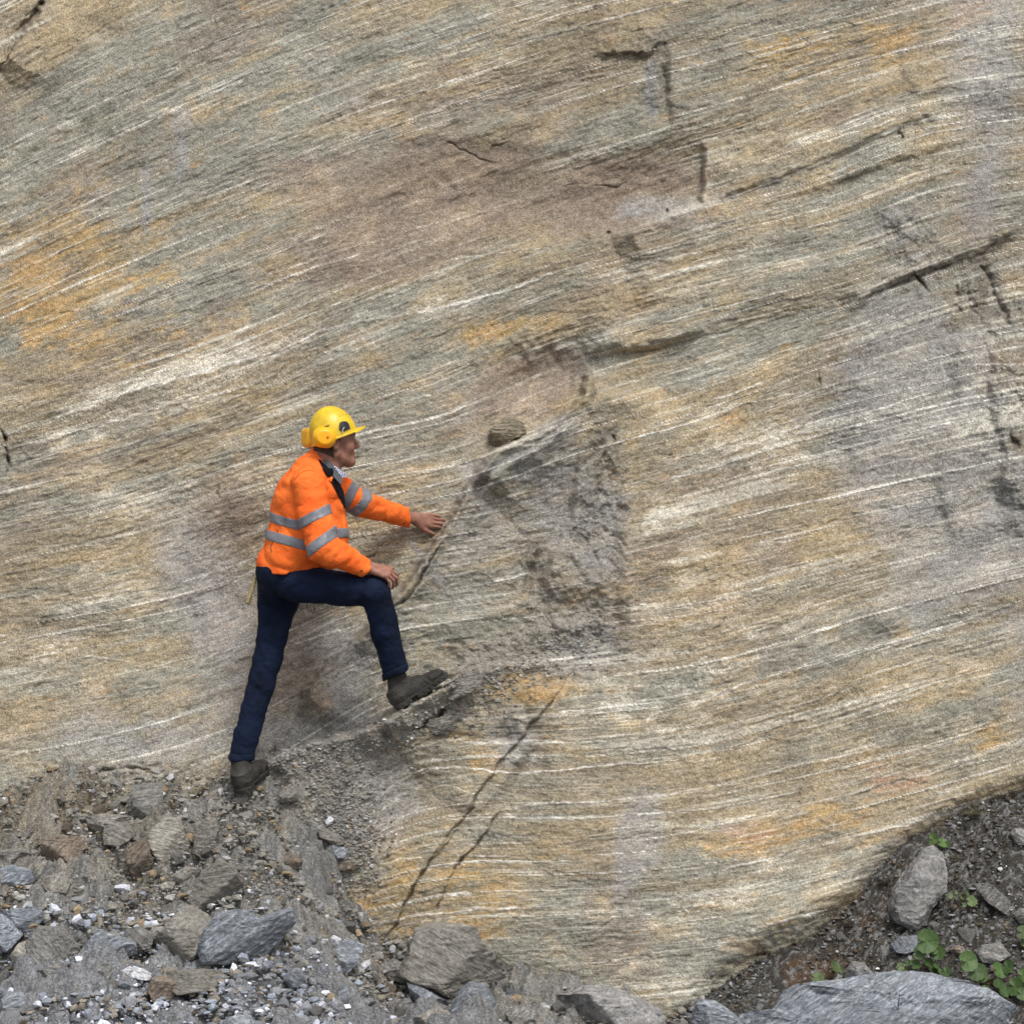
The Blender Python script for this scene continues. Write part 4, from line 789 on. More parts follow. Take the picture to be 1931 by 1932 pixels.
def halfsp(G, c, n):
    n = np.array(n, float); n /= np.linalg.norm(n); return (G.X - f4(c[0])) * f4(n[0]) + (G.Y - f4(c[1])) * f4(n[1]) + (G.Z - f4(c[2])) * f4(n[2])
def poly2d(G, pts, y):
    """signed distance in the x,z plane to a polygon given in photo points at depth y; negative inside"""
    q = np.array([P(a, b, y) for a, b in pts])[:, [0, 2]]; x = G.X[:, 0, :]; z = G.Z[:, 0, :]; x, z = np.broadcast_arrays(x, z)
    d = np.full(x.shape, 1e9); ins = np.zeros(x.shape, bool); n = len(q)
    for i in range(n):
        a, b = q[i], q[(i + 1) % n]; e = b - a; t = np.clip(((x - a[0]) * e[0] + (z - a[1]) * e[1]) / (e @ e), 0, 1)
        d = np.minimum(d, np.hypot(x - a[0] - t * e[0], z - a[1] - t * e[1]))
        c = ((a[1] > z) != (b[1] > z)) & (x < (b[0] - a[0]) * (z - a[1]) / (b[1] - a[1] + 1e-12) + a[0]); ins ^= c
    return np.where(ins, -d, d).astype(f4)[:, None, :]
def line2d(G, pts, y):
    q = np.array([P(a, b, y) for a, b in pts])[:, [0, 2]]; x = G.X[:, 0, :]; z = G.Z[:, 0, :]; d = np.full(np.broadcast_shapes(x.shape, z.shape), 1e9)
    for a, b in zip(q[:-1], q[1:]):
        e = b - a; t = np.clip(((x - a[0]) * e[0] + (z - a[1]) * e[1]) / (e @ e), 0, 1); d = np.minimum(d, np.hypot(x - a[0] - t * e[0], z - a[1] - t * e[1]))
    return d.astype(f4)[:, None, :]
def surface_nets(F, G):
    F = np.ascontiguousarray(F, f4); s = F < 0; nx, ny, nz = F.shape
    acc = np.zeros((nx - 1, ny - 1, nz - 1, 3), f4); cnt = np.zeros((nx - 1, ny - 1, nz - 1), f4)
    for ax in range(3):
        o = [(0, 0), (0, 1), (1, 0), (1, 1)]; other = [i for i in range(3) if i != ax]
        for u, v in o:
            sl0 = [slice(0, -1)] * 3; sl1 = [slice(0, -1)] * 3
            sl0[other[0]] = slice(u, F.shape[other[0]] - 1 + u); sl0[other[1]] = slice(v, F.shape[other[1]] - 1 + v); sl1 = list(sl0); sl1[ax] = slice(1, None)
            a, b = F[tuple(sl0)], F[tuple(sl1)]; m = (a < 0) != (b < 0)
            t = np.where(m, a / np.where(m, a - b, 1), 0); off = [0, 0, 0]; off[other[0]] = u; off[other[1]] = v
            acc[..., ax] += t; acc[..., other[0]] += m * u; acc[..., other[1]] += m * v; cnt += m
    act = cnt > 0; ids = np.full(act.shape, -1, np.int64); ids[act] = np.arange(act.sum())
    p = acc[act] / cnt[act][:, None]; base = np.argwhere(act); V = (base + p) * G.h + G.lo
    quads = []
    for ax in range(3):
        o1, o2 = [(1, 2), (2, 0), (0, 1)][ax]
        sl0 = [slice(1, -1)] * 3; sl0[ax] = slice(0, -1); sl1 = list(sl0); sl1[ax] = slice(1, None)
        a, b = s[tuple(sl0)], s[tuple(sl1)]; m = a != b; w_ = np.argwhere(m)
        if not len(w_): continue
        w_ = w_ + np.array([1, 1, 1]); w_[:, ax] -= 1
        e1 = np.zeros(3, int); e1[o1] = 1; e2 = np.zeros(3, int); e2[o2] = 1
        g = lambda q: ids[q[:, 0], q[:, 1], q[:, 2]]
        qd = np.stack([g(w_), g(w_ - e1), g(w_ - e1 - e2), g(w_ - e2)], 1)
        fl = a[m]; qd[~fl] = qd[~fl][:, ::-1]; quads.append(qd)
    Q = np.concatenate(quads); Q = Q[(Q >= 0).all(1)]
    return V, Q
def relax(V, Q, it=2, lam=0.5):
    for _ in range(it):
        A = np.zeros_like(V); n = np.zeros(len(V))
        for a, b in ((0, 1), (1, 2), (2, 3), (3, 0)):
            np.add.at(A, Q[:, a], V[Q[:, b]]); np.add.at(A, Q[:, b], V[Q[:, a]]); np.add.at(n, Q[:, a], 1); np.add.at(n, Q[:, b], 1)
        V = V + lam * (A / np.maximum(n, 1)[:, None] - V)
    return V
def sdf_mesh(F, G, it=1, xf=None):
    V, Q = surface_nets(F, G); V = relax(V, Q, it)
    if xf is not None: V = V @ np.array(xf[0]).T + np.array(xf[1]); 
    return V, Q
def folds(G, F, amp, sc, band=0.03, seed=0.0, rot=None):
    m = np.abs(F) < band; X, Y, Z = np.broadcast_arrays(G.X, G.Y, G.Z); p = np.stack([X[m], Y[m], Z[m]], 1)
    if rot is not None: p = p @ np.array(rot, f4).T
    n = fbm3(p * np.array(sc, f4) + seed, 3, 0.5); F = F.copy(); F[m] += amp * (1 - 2.6 * np.abs(n)); return F
def rmat(yaw, pitch, roll=0):
    """columns: forward, left, up. yaw from +x towards +y, pitch up"""
    return np.array(Matrix.Rotation(math.radians(yaw), 3, 'Z') @ Matrix.Rotation(-math.radians(pitch), 3, 'Y') @ Matrix.Rotation(math.radians(roll), 3, 'X'))
def W(u, v, y): return np.array(P(u, v, y))

# ---- materials for the man
m, nt, b = principled('skin', (.36, .19, .135), 0.55, 0.35); M['skin'] = m
tc = N(nt, 'ShaderNodeTexCoord'); a_ = noise(nt, tc.outputs['Object'], 45, 4); c_ = ramp(nt, a_, [(.35, (.24, .105, .072)), (.65, (.34, .175, .125))]); nt.links.new(c_, b.inputs['Base Color'])
b.inputs['Subsurface Weight'].default_value = 0.08; b.inputs['Subsurface Scale'].default_value = 0.01; bump(nt, noise(nt, tc.outputs['Object'], 260, 3), b, 0.25, 0.002)
M['jacket'] = mat_cloth('hi_vis_orange', (1.0, .205, .038), (.92, .145, .024), 0.8, 0.15, 700, .3, 17, .55)
M['jacket_in'] = mat_cloth('charcoal_fleece', (.012, .011, .015), None, 0.9, 0.1, 500, .4, 20, .3)
M['lining'] = mat_cloth('grey_collar', (.10, .105, .115), None, 0.85, 0.15, 500, .3, 20, .3)
M['tape'] = mat_cloth('reflective_grey', (.20, .21, .235), (.155, .165, .19), 0.45, 0.5, 500, .1, 16, .3)
M['denim'] = mat_cloth('dark_denim', (.0085, .0165, .043), (.0045, .0075, .019), 0.85, 0.15, 800, .5, 16, .6)
M['denim_hem'] = mat_cloth('denim_turn_up', (.009, .016, .038), None, 0.85, 0.15, 800, .5, 40, .4)
M['boot'] = mat_cloth('dusty_black_leather', (.055, .052, .046), (.024, .022, .019), 0.7, 0.3, 300, .3, 30, .5)
M['sole'] = mat_cloth('dusty_rubber', (.060, .056, .050), (.032, .030, .027), 0.85, 0.2, 200, .4, 50, .4)
M['yellow'], nt, b = principled('yellow_plastic', (.83, .58, .018), 0.30, 0.5)
tc = N(nt, 'ShaderNodeTexCoord'); c_ = ramp(nt, noise(nt, tc.outputs['Object'], 22, 5, .65), [(.35, (.62, .41, .02)), (.6, (.76, .53, .02))]); nt.links.new(c_, b.inputs['Base Color'])
r_n = ramp(nt, noise(nt, tc.outputs['Object'], 60, 4), [(.3, (.25,.25,.25)), (.7, (.5,.5,.5))]); nt.links.new(r_n, b.inputs['Roughness'])
M['muff'], nt, b = principled('warm_yellow_plastic', (.92, .46, .012), 0.32, 0.5)
M['black'], nt, b = principled('black_plastic', (.018, .018, .020), 0.45, 0.4)
M['redbadge'], nt, b = principled('red_badge', (.62, .07, .02), 0.4, 0.4)
M['hair'] = mat_cloth('short_grey_hair', (.075, .058, .046), (.035, .026, .020), 0.8, 0.3, 500, .6, 120, .6)
M['white'], nt, b = principled('white_webbing', (.6, .6, .62), 0.7, 0.3)
M['eye'], nt, b = principled('eye', (.35, .32, .3), 0.2, 0.5)
M['plaid'], nt, b = principled('checked_shirt', (.6, .62, .7), 0.85, 0.15)
tc = N(nt, 'ShaderNodeTexCoord'); mp = mapping(nt, tc.outputs['Object'], (150, 150, 150), (0.3, 0.5, 0.75)); ck = N(nt, 'ShaderNodeTexChecker'); ck.inputs['Scale'].default_value = 1.0
nt.links.new(mp, ck.inputs['Vector']); ck.inputs['Color1'].default_value = (.62, .64, .72, 1); ck.inputs['Color2'].default_value = (.07, .08, .19, 1); nt.links.new(ck.outputs[0], b.inputs['Base Color'])
M['wood'] = mat_stone('pale_worn_wood', (.16, .12, .055), (.25, .20, .10), (.36, .30, .17), band=(1, 1, .2), rot=(0, .35, 0), dusty=0.1)

def merge(parts):
    Vs, Fs, o = [], [], 0
    for v, f in parts: Vs.append(v); Fs.append(np.asarray(f) + o); o += len(v)
    return np.concatenate(Vs), Fs
# ---- head
Hc = W(629, 833, -0.02); HR = rmat(18, 4) * 0.95
G = Grid((-.14, -.105, -.21), (.14, .105, .145), .0021)
F = ell(G, (-.006, 0, .035), (.098, .076, .092))
F = smin(F, ell(G, (.034, 0, -.030), (.060, .056, .085)), .03)
for sg in (-1, 1):
    F = smin(F, rc(G, (.0, sg * .050, -.060), (.066, sg * .014, -.100), .019, .017), .025)
    F = smin(F, ell(G, (.058, sg * .038, -.028), (.028, .023, .026)), .022)
F = smin(F, ell(G, (.076, 0, -.098), (.020, .024, .018)), .02)
F = smin(F, ell(G, (.078, 0, .026), (.018, .050, .012)), .018)
for sg in (-1, 1):
    F = -smin(-F, ell(G, (.098, sg * .032, .008), (.017, .019, .012)), .012)
    F = smin(F, ell(G, (.079, sg * .032, .006), (.0125, .0145, .0115)), .004)
F = smin(F, rc(G, (.089, 0, .014), (.112, 0, -.026), .0085, .0115), .010)
for sg in (-1, 1): F = smin(F, ell(G, (.101, sg * .011, -.033), (.011, .0085, .008)), .006)
F = smin(F, ell(G, (.089, 0, -.060), (.012, .023, .0065)), .007); F = smin(F, ell(G, (.087, 0, -.074), (.012, .019, .007)), .008)
F = -smin(-F, ell(G, (.100, 0, -.0675), (.012, .024, .0018)), .003)
for sg in (-1, 1):
    F = -smin(-F, rc(G, (.098, sg * .018, -.036), (.084, sg * .030, -.064), .0012, .0012) , .006)     # crease from nose to mouth
    e_ = ell(G, (-.010, sg * .079, -.010), (.019, .0085, .032)); e_ = -smin(-e_, ell(G, (-.006, sg * .089, -.008), (.010, .008, .019)), .004)
    F = smin(F, e_, .006)
F = smin(F, etube(G, (-.028, 0, -.05), (-.050, 0, -.20), .060, .062, .056, .062), .03)
X_, Y_, Z_ = np.broadcast_arrays(G.X, G.Y, G.Z)
Fhd = F; head = sdf_mesh(F, G, 1, (HR, Hc))
Fh = np.maximum(np.maximum(ell(G, (-.006, 0, .035), (.101, .079, .095)), G.Z - .07), np.maximum(G.X + 0.006 + 0.25 * G.Z, -(G.Z + .062 + .25 * G.X)))
Fh2 = np.maximum(rc(G, (.010, -.068, .05), (.008, -.071, .000), .011, .006), np.abs(G.Y) * 0 - 1)
Fh = np.maximum(np.maximum(Fhd - .0028, G.Z - .06), np.maximum(G.X + .026 + .15 * G.Z, -(G.Z + .068 + .5 * (G.X + .03))))
hair = sdf_mesh(smin(Fh, Fh2, .004), G, 1, (HR, Hc))
# ---- hands
def hand(wrist, d, n, thumb, curls, spread, thumb_dir, scale=1.0, h=.0018):
    d = np.array(d, float); d /= np.linalg.norm(d); n = np.array(n, float); n -= d * (n @ d); n /= np.linalg.norm(n); s = np.cross(n, d) * thumb
    wrist = np.array(wrist, float); k = scale; segs = []
    rot = lambda v, ax, a: np.array(Matrix.Rotation(math.radians(a), 3, Vector(ax)) @ Vector(v))
    Lf = [(.040, .024, .020), (.044, .028, .021), (.041, .026, .021), (.032, .019, .018)]; off = [.030, .010, -.011, -.030]; fw = [.088, .091, .086, .078]; rr = [.0098, .0100, .0095, .0084]
    kn = []
    for i in range(4):
        b0 = wrist + (d * fw[i] + s * off[i]) * k; kn.append(b0); dr = rot(d, n, spread[i] * (1 if thumb > 0 else -1)); ax = np.cross(dr, n); ax /= np.linalg.norm(ax); p = b0; r = rr[i] * k; ang = 0
        for j in range(3):
            ang += curls[i][j]; v = rot(dr, ax, -ang); q = p + v * Lf[i][j] * k; segs.append((p, q, r, r * .9, i)); r *= .9; p = q
    t0 = wrist + (d * .022 + s * .030 - n * .006) * k; td = np.array(thumb_dir, float); tv = d * td[0] + s * td[1] + n * td[2]; tv /= np.linalg.norm(tv)
    t1 = t0 + tv * .040 * k; tv2 = tv * .85 + d * .45 - n * .15; tv2 /= np.linalg.norm(tv2); t2 = t1 + tv2 * .030 * k; t3 = t2 + tv2 * .024 * k
    al = np.array([q for sg in segs for q in sg[:2]] + [t3, wrist - d * .07, wrist]); lo = al.min(0) - .022; hi = al.max(0) + .022
    G = Grid(lo, hi, h); F = etube(G, wrist - d * .09, wrist, .027, .024, .027, .024)
    for i in range(4): F = smin(F, rc(G, wrist + s * off[i] * .55 * k, kn[i], .0155 * k, .0120 * k), .014)
    F = smin(F, rc(G, t0, t1, .0155 * k, .0125 * k), .014)
    T = smin(rc(G, t1, t2, .0120 * k, .0108 * k), rc(G, t2, t3, .0108 * k, .0088 * k), .003); F = smin(F, T, .006)
    fs = {}
    for p, q, r0, r1, i in segs:
        c = rc(G, p, q, r0, r1); fs[i] = c if i not in fs else smin(fs[i], c, .002)
    for i in fs: F = smin(F, fs[i], .0045)
    return sdf_mesh(F, G, 1)
WR = W(700, 1072, -0.185)
handR = hand(WR, (1.0, -.02, -.30), (.30, -.62, .80), 1, [(28, 38, 22), (30, 40, 22), (32, 40, 24), (36, 40, 24)], [8, 2, -4, -10], (.75, .7, -.2), .88)
CY = cliff_y(815, 985)
WL = W(783, 979, CY - .055)
handL = hand(WL, (.97, .16, -.10), (.10, -1.0, .12), -1, [(10, 12, 8), (4, 10, 8), (6, 14, 10), (16, 20, 14)], [-1, 0, 1, 1], (.90, .55, .05), .86)
# ---- hidden body under the clothes
G = Grid((-1.25, -.36, .98), (-.38, .52, 2.50), .011)
neckB = W(608, 878, 0); chest = W(584, 944, 0); pelv = W(535, 1085, 0)
F = etube(G, pelv, chest, .08, .10, .11, .15); F = smin(F, etube(G, chest, neckB, .11, .055, .17, .06), .05)
F = smin(F, rc(G, neckB, W(618, 862, 0), .055, .052), .03)
SR, ER, WRs = W(582, 912, -.165), W(610, 1034, -.245), W(697, 1074, -.185)
SL, EL, WLs = W(622, 915, .15), W(682, 951, .25), W(780, 980, CY - .06)
HipR, KnR, AnR = W(560, 1102, -.085), W(708, 1115, -.16), W(752, 1292, -.035)
HipL, KnL, AnL = W(530, 1108, .085), W(506, 1240, .055), W(449, 1450, -.015)
for p, q, r0, r1 in [(SR, ER, .045, .038), (ER, WRs, .036, .026), (SL, EL, .045, .038), (EL, WLs, .036, .026), (HipR, KnR, .06, .048), (KnR, W(750, 1262, -.035), .046, .030), (HipL, KnL, .06, .048), (KnL, AnL, .046, .034), (chest, SR, .06, .05), (chest, SL, .06, .05), (pelv, HipR, .06, .06), (pelv, HipL, .06, .06)]:
    F = smin(F, rc(G, p, q, r0, r1), .03)
body = sdf_mesh(F, G, 1)
Vb, Fb = merge([head, handR, handL, body])
man = link('person', mesh_np('person', Vb, Fb, True), M['skin'])
tag(man, 'man in orange jacket, dark jeans and yellow helmet leaning on the rock face', 'person')
base = np.array([W(455, 1490, 0)[0], 0.0, W(455, 1495, 0)[2]]); recentre(man, base)
def part(name, vf, mat, parent=None, label=None, smooth=True):
    parent = parent or man; v, f = vf; off = np.array(parent['_o'] if '_o' in parent else base)
    o = link(name, mesh_np(name, v - base, f, smooth), mat, parent)
    if label: o['label'] = label
    return o
part('hair', hair, M['hair'])
# eyes and eyebrows
dI, fI = ICO[3]
for sg in (-1, 1):
    part('eye', ((dI * .0112 + np.array((.0815, sg * .032, .006))) @ HR.T + Hc, fI), M['eye'])
def tubes(path, r, n=8, r1=None):
    path = [np.array(p, float) for p in path]; V_, F_ = [], []
    for i, p in enumerate(path):
        t = path[min(i + 1, len(path) - 1)] - path[max(i - 1, 0)]; t /= np.linalg.norm(t) + 1e-9
        a = np.cross(t, [0, 1, 0.01]); a /= np.linalg.norm(a) + 1e-9; b_ = np.cross(t, a); rr = r if r1 is None else r + (r1 - r) * i / (len(path) - 1)
        for k in range(n): an = 2 * math.pi * k / n; V_.append(p + (a * math.cos(an) + b_ * math.sin(an)) * rr)
    for i in range(len(path) - 1):
        for k in range(n): F_.append((i * n + k, i * n + (k + 1) % n, (i + 1) * n + (k + 1) % n, (i + 1) * n + k))
    V_ += [path[0], path[-1]]; nn = len(V_); m_ = (len(path) - 1) * n
    tri = [(nn - 2, (k + 1) % n, k) for k in range(n)] + [(nn - 1, m_ + k, m_ + (k + 1) % n) for k in range(n)]
    return np.array(V_), [np.array(F_), np.array(tri)]
def to_h(L): return [np.array(p) @ HR.T + Hc for p in L]
for sg in (-1, 1): part('eyebrow', tubes(to_h([(.098, sg * .014, .023), (.097, sg * .028, .028), (.086, sg * .044, .025)]), .0045, 8, .002), M['hair'])

# ---- jacket
G = Grid((-1.17, -.36, 1.84), (-.36, .54, 2.52), .0045)
Ft = etube(G, W(543, 1066, 0), W(579, 1014, 0), .135, .176, .175, .185)
Ft = smin(Ft, etube(G, W(579, 1014, 0), W(583, 944, 0), .176, .150, .185, .200), .03)
Ft = smin(Ft, etube(G, W(582, 944, 0), W(593, 902, 0), .148, .110, .200, .185), .03)
Ft = smin(Ft, etube(G, W(593, 902, 0), W(606, 872, 0), .105, .060, .17, .075), .03)
Ft = smin(Ft, ell(G, W(545, 940, .0), (.040, .14, .08)), .04)
hem = Z0 + (966 - 1083) / 433.0
Ft = np.maximum(Ft, (hem + 0.004 * np.sin(G.Y * 22 + G.X * 9) + 0.10 * np.maximum(G.X - W(545, 0, 0)[0], 0)) - G.Z)
Fr = rc(G, SR + np.array([0, -.012, .0]), ER + np.array([0, -.015, 0]), .080, .071)
cufR = W(694, 1074, -.185); dR = cufR - ER; Fr = smin(Fr, rc(G, ER + np.array([0, -.015, 0]), cufR + dR * .2, .072, .042), .018)
Fr = np.maximum(Fr, halfsp(G, W(692, 1080, -.185), (.80, 0.1, -.42)))
Fl = smin(rc(G, SL, EL, .075, .064), rc(G, EL, WLs + (WLs - EL) * .15, .062, .047), .02)
Fl = np.maximum(Fl, halfsp(G, W(773, 980, CY - .07), (.95, .2, .05)))
sc1 = (7, 7, 15)
Ft = folds(G, Ft, .0080, (6, 6, 13), .03, 3.0, rmat(0, -35).T); Fr = folds(G, Fr, .0085, (8, 8, 16), .03, 9.0, rmat(0, 35).T); Fl = folds(G, Fl, .0075, (9, 9, 13), .03, 5.0, rmat(0, 50).T)
OPEN = [(592,838),(625,838),(652,870),(674,890),(674,966),(652,966),(646,955),(634,925),(622,902),(609,882),(598,864)]
cut = np.maximum(poly2d(G, OPEN, -.1), G.Y - .05)
Fjt = -smin(-Ft, cut, .004) if False else np.maximum(Ft, -cut)
FJ = smin(smin(Fjt, Fr, .008), Fl, .012); FJ = np.maximum(FJ, -np.maximum(poly2d(G, OPEN, -.1), G.Y - .03))
# hollow sleeve ends
for c, r, F0 in ((W(700, 1079, -.185), (.022, .03, .026), 0), (W(784, 981, CY - .06), (.024, .030, .036), 0)):
    FJ = np.maximum(FJ, -ell(G, c, r))
jacket = part('jacket', sdf_mesh(FJ, G, 1), M['jacket'])
Fin = np.minimum(Ft + .006, np.maximum(np.maximum(Ft - .006, poly2d(G, OPEN, -.1)), np.maximum(G.Y - .02, G.Z - W(0, 884, 0)[2])))
Fin = np.maximum(Fin, -(G.Z - (Z0 + (966 - 1010) / 433.0)))
part('inner_jacket', sdf_mesh(Fin, G, 1), M['jacket_in'])
def slab(c, dr, hw):
    n_ = np.array([dr[1], 0, dr[0]]); n_ = n_ / np.linalg.norm(n_); return np.abs(halfsp(G, c, n_)) - hw
tp = 0.0032
strips = [np.maximum(Fjt - tp, line2d(G, [(485,1003),(502,1009),(540,1018),(577,1028),(610,1019),(644,1005),(670,1008)], -.12) - .0215),
          np.maximum(np.maximum(Fjt - tp, line2d(G, [(495,969),(516,978),(545,986),(566,991)], -.12) - .0205), G.X - W(575, 0, -.1)[0]),
          np.maximum(Fr - tp, slab(W(592, 976, -.2), (235, -120), .0215)), np.maximum(Fr - tp, slab(W(609, 1021, -.25), (190, -140), .0225)),
          np.maximum(Fl - tp, slab(W(664, 932, .2), (-50, 110), .0200)), np.maximum(Fl - tp, line2d(G, [(689,915),(694,938),(682,957),(660,973)], .2) - .0205)]
for st in strips:
    st = np.broadcast_to(st, FJ.shape)
    vq = sdf_mesh(st, G, 0)
    if len(vq[0]): part('reflective_tape', vq, M['tape'], jacket)
# ---- trousers
G = Grid((-1.27, -.33, .98), (-.40, .24, 2.02), .0055)
Fp = ell(G, W(531, 1078, 0), (.112, .155, .115))
Fa = smin(rc(G, HipL, KnL, .090, .066), rc(G, KnL, AnL, .066, .056), .02)
Fa = smin(Fa, ell(G, W(528, 1115, .06), (.098, .10, .12)), .04)
Fa = np.maximum(Fa, halfsp(G, W(453, 1434, 0), (-.05, 0, -1)))
Fb_ = smin(rc(G, HipR, KnR, .086, .069), rc(G, KnR, AnR, .068, .060), .016)
Fb_ = np.maximum(Fb_, halfsp(G, W(751, 1272, -.04), (.40, 0, -.92)))
Fa = folds(G, Fa, .0072, (7, 7, 14), .03, 13.0, rmat(0, -25).T); Fb_ = folds(G, Fb_, .0068, (8, 8, 12), .03, 17.0, rmat(0, 40).T)
FT = smin(smin(Fp, Fa, .03), Fb_, .014)
FT = np.maximum(FT, G.Z - W(0, 1062, 0)[2])
trs = part('trousers', sdf_mesh(FT, G, 1), M['denim'])
hA = np.maximum(np.maximum(Fa - .003, halfsp(G, W(453, 1437, 0), (-.05, 0, -1))), -halfsp(G, W(453, 1421, 0), (-.05, 0, -1)))
hB = np.maximum(np.maximum(Fb_ - .003, halfsp(G, W(751, 1275, -.04), (.40, 0, -.92))), -halfsp(G, W(746, 1260, -.04), (.40, 0, -.92)))
part('turn_up', sdf_mesh(hA, G, 0), M['denim_hem'], trs); part('turn_up', sdf_mesh(hB, G, 0), M['denim_hem'], trs)
# ---- boots
def boot(heel, fwd, up, ankle, label):
    fwd = np.array(fwd, float); fwd /= np.linalg.norm(fwd); up = np.array(up, float); up -= fwd * (up @ fwd); up /= np.linalg.norm(up); lf = np.cross(up, fwd)
    R = np.stack([fwd, lf, up], 1); ak = (np.array(ankle) - heel) @ R / .95
    G = Grid((-.05, -.075, -.01), (.32, .075, .21), .0032)
    F = ell(G, (.040, 0, .050), (.042, .037, .050)); F = smin(F, rc(G, (.06, 0, .05), (.20, 0, .038), .042, .034), .03)
    F = smin(F, ell(G, (.228, 0, .036), (.056, .047, .033)), .025); F = smin(F, ell(G, (.13, 0, .055), (.055, .036, .042)), .03)
    F = smin(F, rc(G, (.058, 0, .06), ak, .044, .046), .03)
    F = smin(F, ell(G, (.052, 0, .088), (.052, .046, .012)), .01)
    F = np.maximum(F, .016 - G.Z); F = folds(G, F, .0022, (22, 22, 40), .02, 2.0)
    F = F - .0022 * np.exp(-((G.X - .19 + .4 * (G.Z - .04)) / .004) ** 2)
    b_ = part('boot', sdf_mesh(F, G, 1, (R * .95, heel)), M['boot'], None, label)
    S2 = smin(np.hypot(G.X - .045, G.Y) - .043, np.hypot(G.X - .225, G.Y) - .052, .001)
    t = np.clip((G.X - .045) / .18, 0, 1); S2 = np.hypot(G.X - .045 - .18 * t, G.Y) - (.043 + .009 * t - .006 * np.sin(t * math.pi)); S2 = np.minimum(S2, np.hypot((G.X - .235) / 1.25, G.Y) - .046)
    lug = np.where((G.Z < .012) & ((np.floor(G.X / .014) % 2) == 0), .004, 0.0) + np.where((G.X > .085) & (G.X < .115) & (G.Z < .014), .02, 0)
    R = R * .95
    Fs = np.maximum(S2 + lug, np.abs(G.Z - .013) - .014)
    part('sole', sdf_mesh(np.broadcast_to(Fs, F.shape), G, 1, (R, heel)), M['sole'], b_)
    L = [np.array(p) @ R.T + heel for p in [(.115, -.030, .088), (.150, .012, .094), (.135, -.034, .074), (.170, .010, .081), (.155, -.036, .062), (.190, .010, .070)]]
    part('lace', tubes(L, .0022, 6), M['black'], b_)
h1 = W(748, 1343, -.045); t1_ = W(838, 1283, .0)
boot(h1, t1_ - h1, (-.65, -.05, .76), W(748, 1276, -.038), None)
h2 = W(451, 1499, -.085); t2_ = W(497, 1456, .135)
boot(h2, t2_ - h2, (-.12, -.25, 1.0), W(453, 1432, -.015) , None)
# ---- helmet with ear defenders
HelR = rmat(18, 20); Hh = W(631.5, 826, -0.02)
G = Grid((-.125, -.125, -.02), (.175, .125, .155), .0022)
dome = ell(G, (0, 0, .0), (.103, .096, .138)); dome2 = ell(G, (0, 0, .03), (.099, .090, .104)); D_ = smin(dome, dome2, .01)
rg = sum(np.exp(-((G.Y - k) / .006) ** 2) for k in (-.026, .0, .026)) * sst(.07, .11, np.broadcast_to(G.Z, D_.shape)); D_ = D_ - .0022 * rg
shell = np.maximum(np.maximum(D_, -(D_ + .006)), -G.Z - .004)
lip = np.maximum(np.abs(G.Z + .001 + 0 * G.X) - .0035, np.maximum(np.sqrt((G.X / .110) ** 2 + (G.Y / .103) ** 2) - 1, 1 - np.sqrt((G.X / .098) ** 2 + (G.Y / .090) ** 2)) * .1)
brim = np.maximum(np.maximum(np.abs(G.Z - .004 + .9 * (G.X - .10) ** 2 + 1.6 * G.Y ** 2) - .0034, (np.sqrt(((G.X - .03) / .116) ** 2 + (G.Y / .090) ** 2) - 1) * .08), .078 - G.X + 0 * G.Y)
H_ = smin(smin(shell, lip, .004), brim, .008)
hel = part('hard_hat', sdf_mesh(H_, G, 1, (HelR, Hh)), M['yellow'])
from mathutils.bvhtree import BVHTree
def surf(objs, u, v, out=0.001):
    """first surface point seen along the line of sight through a photo point"""
    o = Vector((0, -CD, Z0)); d = (Vector(P(u, v, 0)) - o).normalized(); best = None
    for ob in objs:
        if ob.name not in BV: BV[ob.name] = BVHTree.FromPolygons([vv.co + Vector(base) for vv in ob.data.vertices], [tuple(p.vertices) for p in ob.data.polygons])
        h = BV[ob.name].ray_cast(o, d)
        if h[0] is not None and (best is None or h[3] < best[1]): best = (h[0] - d * out, h[3], h[1])
    return (np.array(best[0]), np.array(best[2])) if best else (W(u, v, -.2), np.array((0, -1., 0)))
BV = {}
def rbox(c, R, r, k, h=.002, extra=None):
    """rounded box / superellipsoid lump in its own frame"""
    G = Grid(-np.array(r) - .01, np.array(r) + .01, h); q = [np.maximum(np.abs(a) - (rr - k), 0) for a, rr in zip((G.X, G.Y, G.Z), r)]
    F = np.sqrt(q[0] ** 2 + q[1] ** 2 + q[2] ** 2) - k
    if extra is not None: F = extra(G, F)
    return sdf_mesh(F, G, 2, (R, c))
mR = rmat(10, -8)
near = Hh + W(616, 827, -.02) - W(631.5, 826, -.02) + np.array([0, -.112, 0])
def muffshape(G, F): return np.maximum(F, ell(G, (0, 0.02, 0), (.055, .054, .049)))
mf = part('ear_muff', rbox(near, mR, (.051, .024, .045), .022, .002, muffshape), M['muff'], hel)
part('badge', rbox(near + mR @ np.array((.012, -.0245, .002)), mR, (.005, .002, .005), .002, .0008), M['redbadge'], mf)
part('cushion', rbox(near + mR @ np.array((0, .020, 0)), mR, (.040, .008, .036), .008, .002), M['black'], mf)
far = W(583, 826, .075); mR2 = rmat(-62, 0)
mf2 = part('ear_muff', rbox(far, mR2, (.046, .024, .044), .022, .002), M['muff'], hel)
part('cushion', rbox(far + np.array((.024, -.022, -.002)), rmat(-66, 6), (.044, .014, .044), .010, .002), M['black'], mf2)
cp, cn = surf([hel], 651, 804)
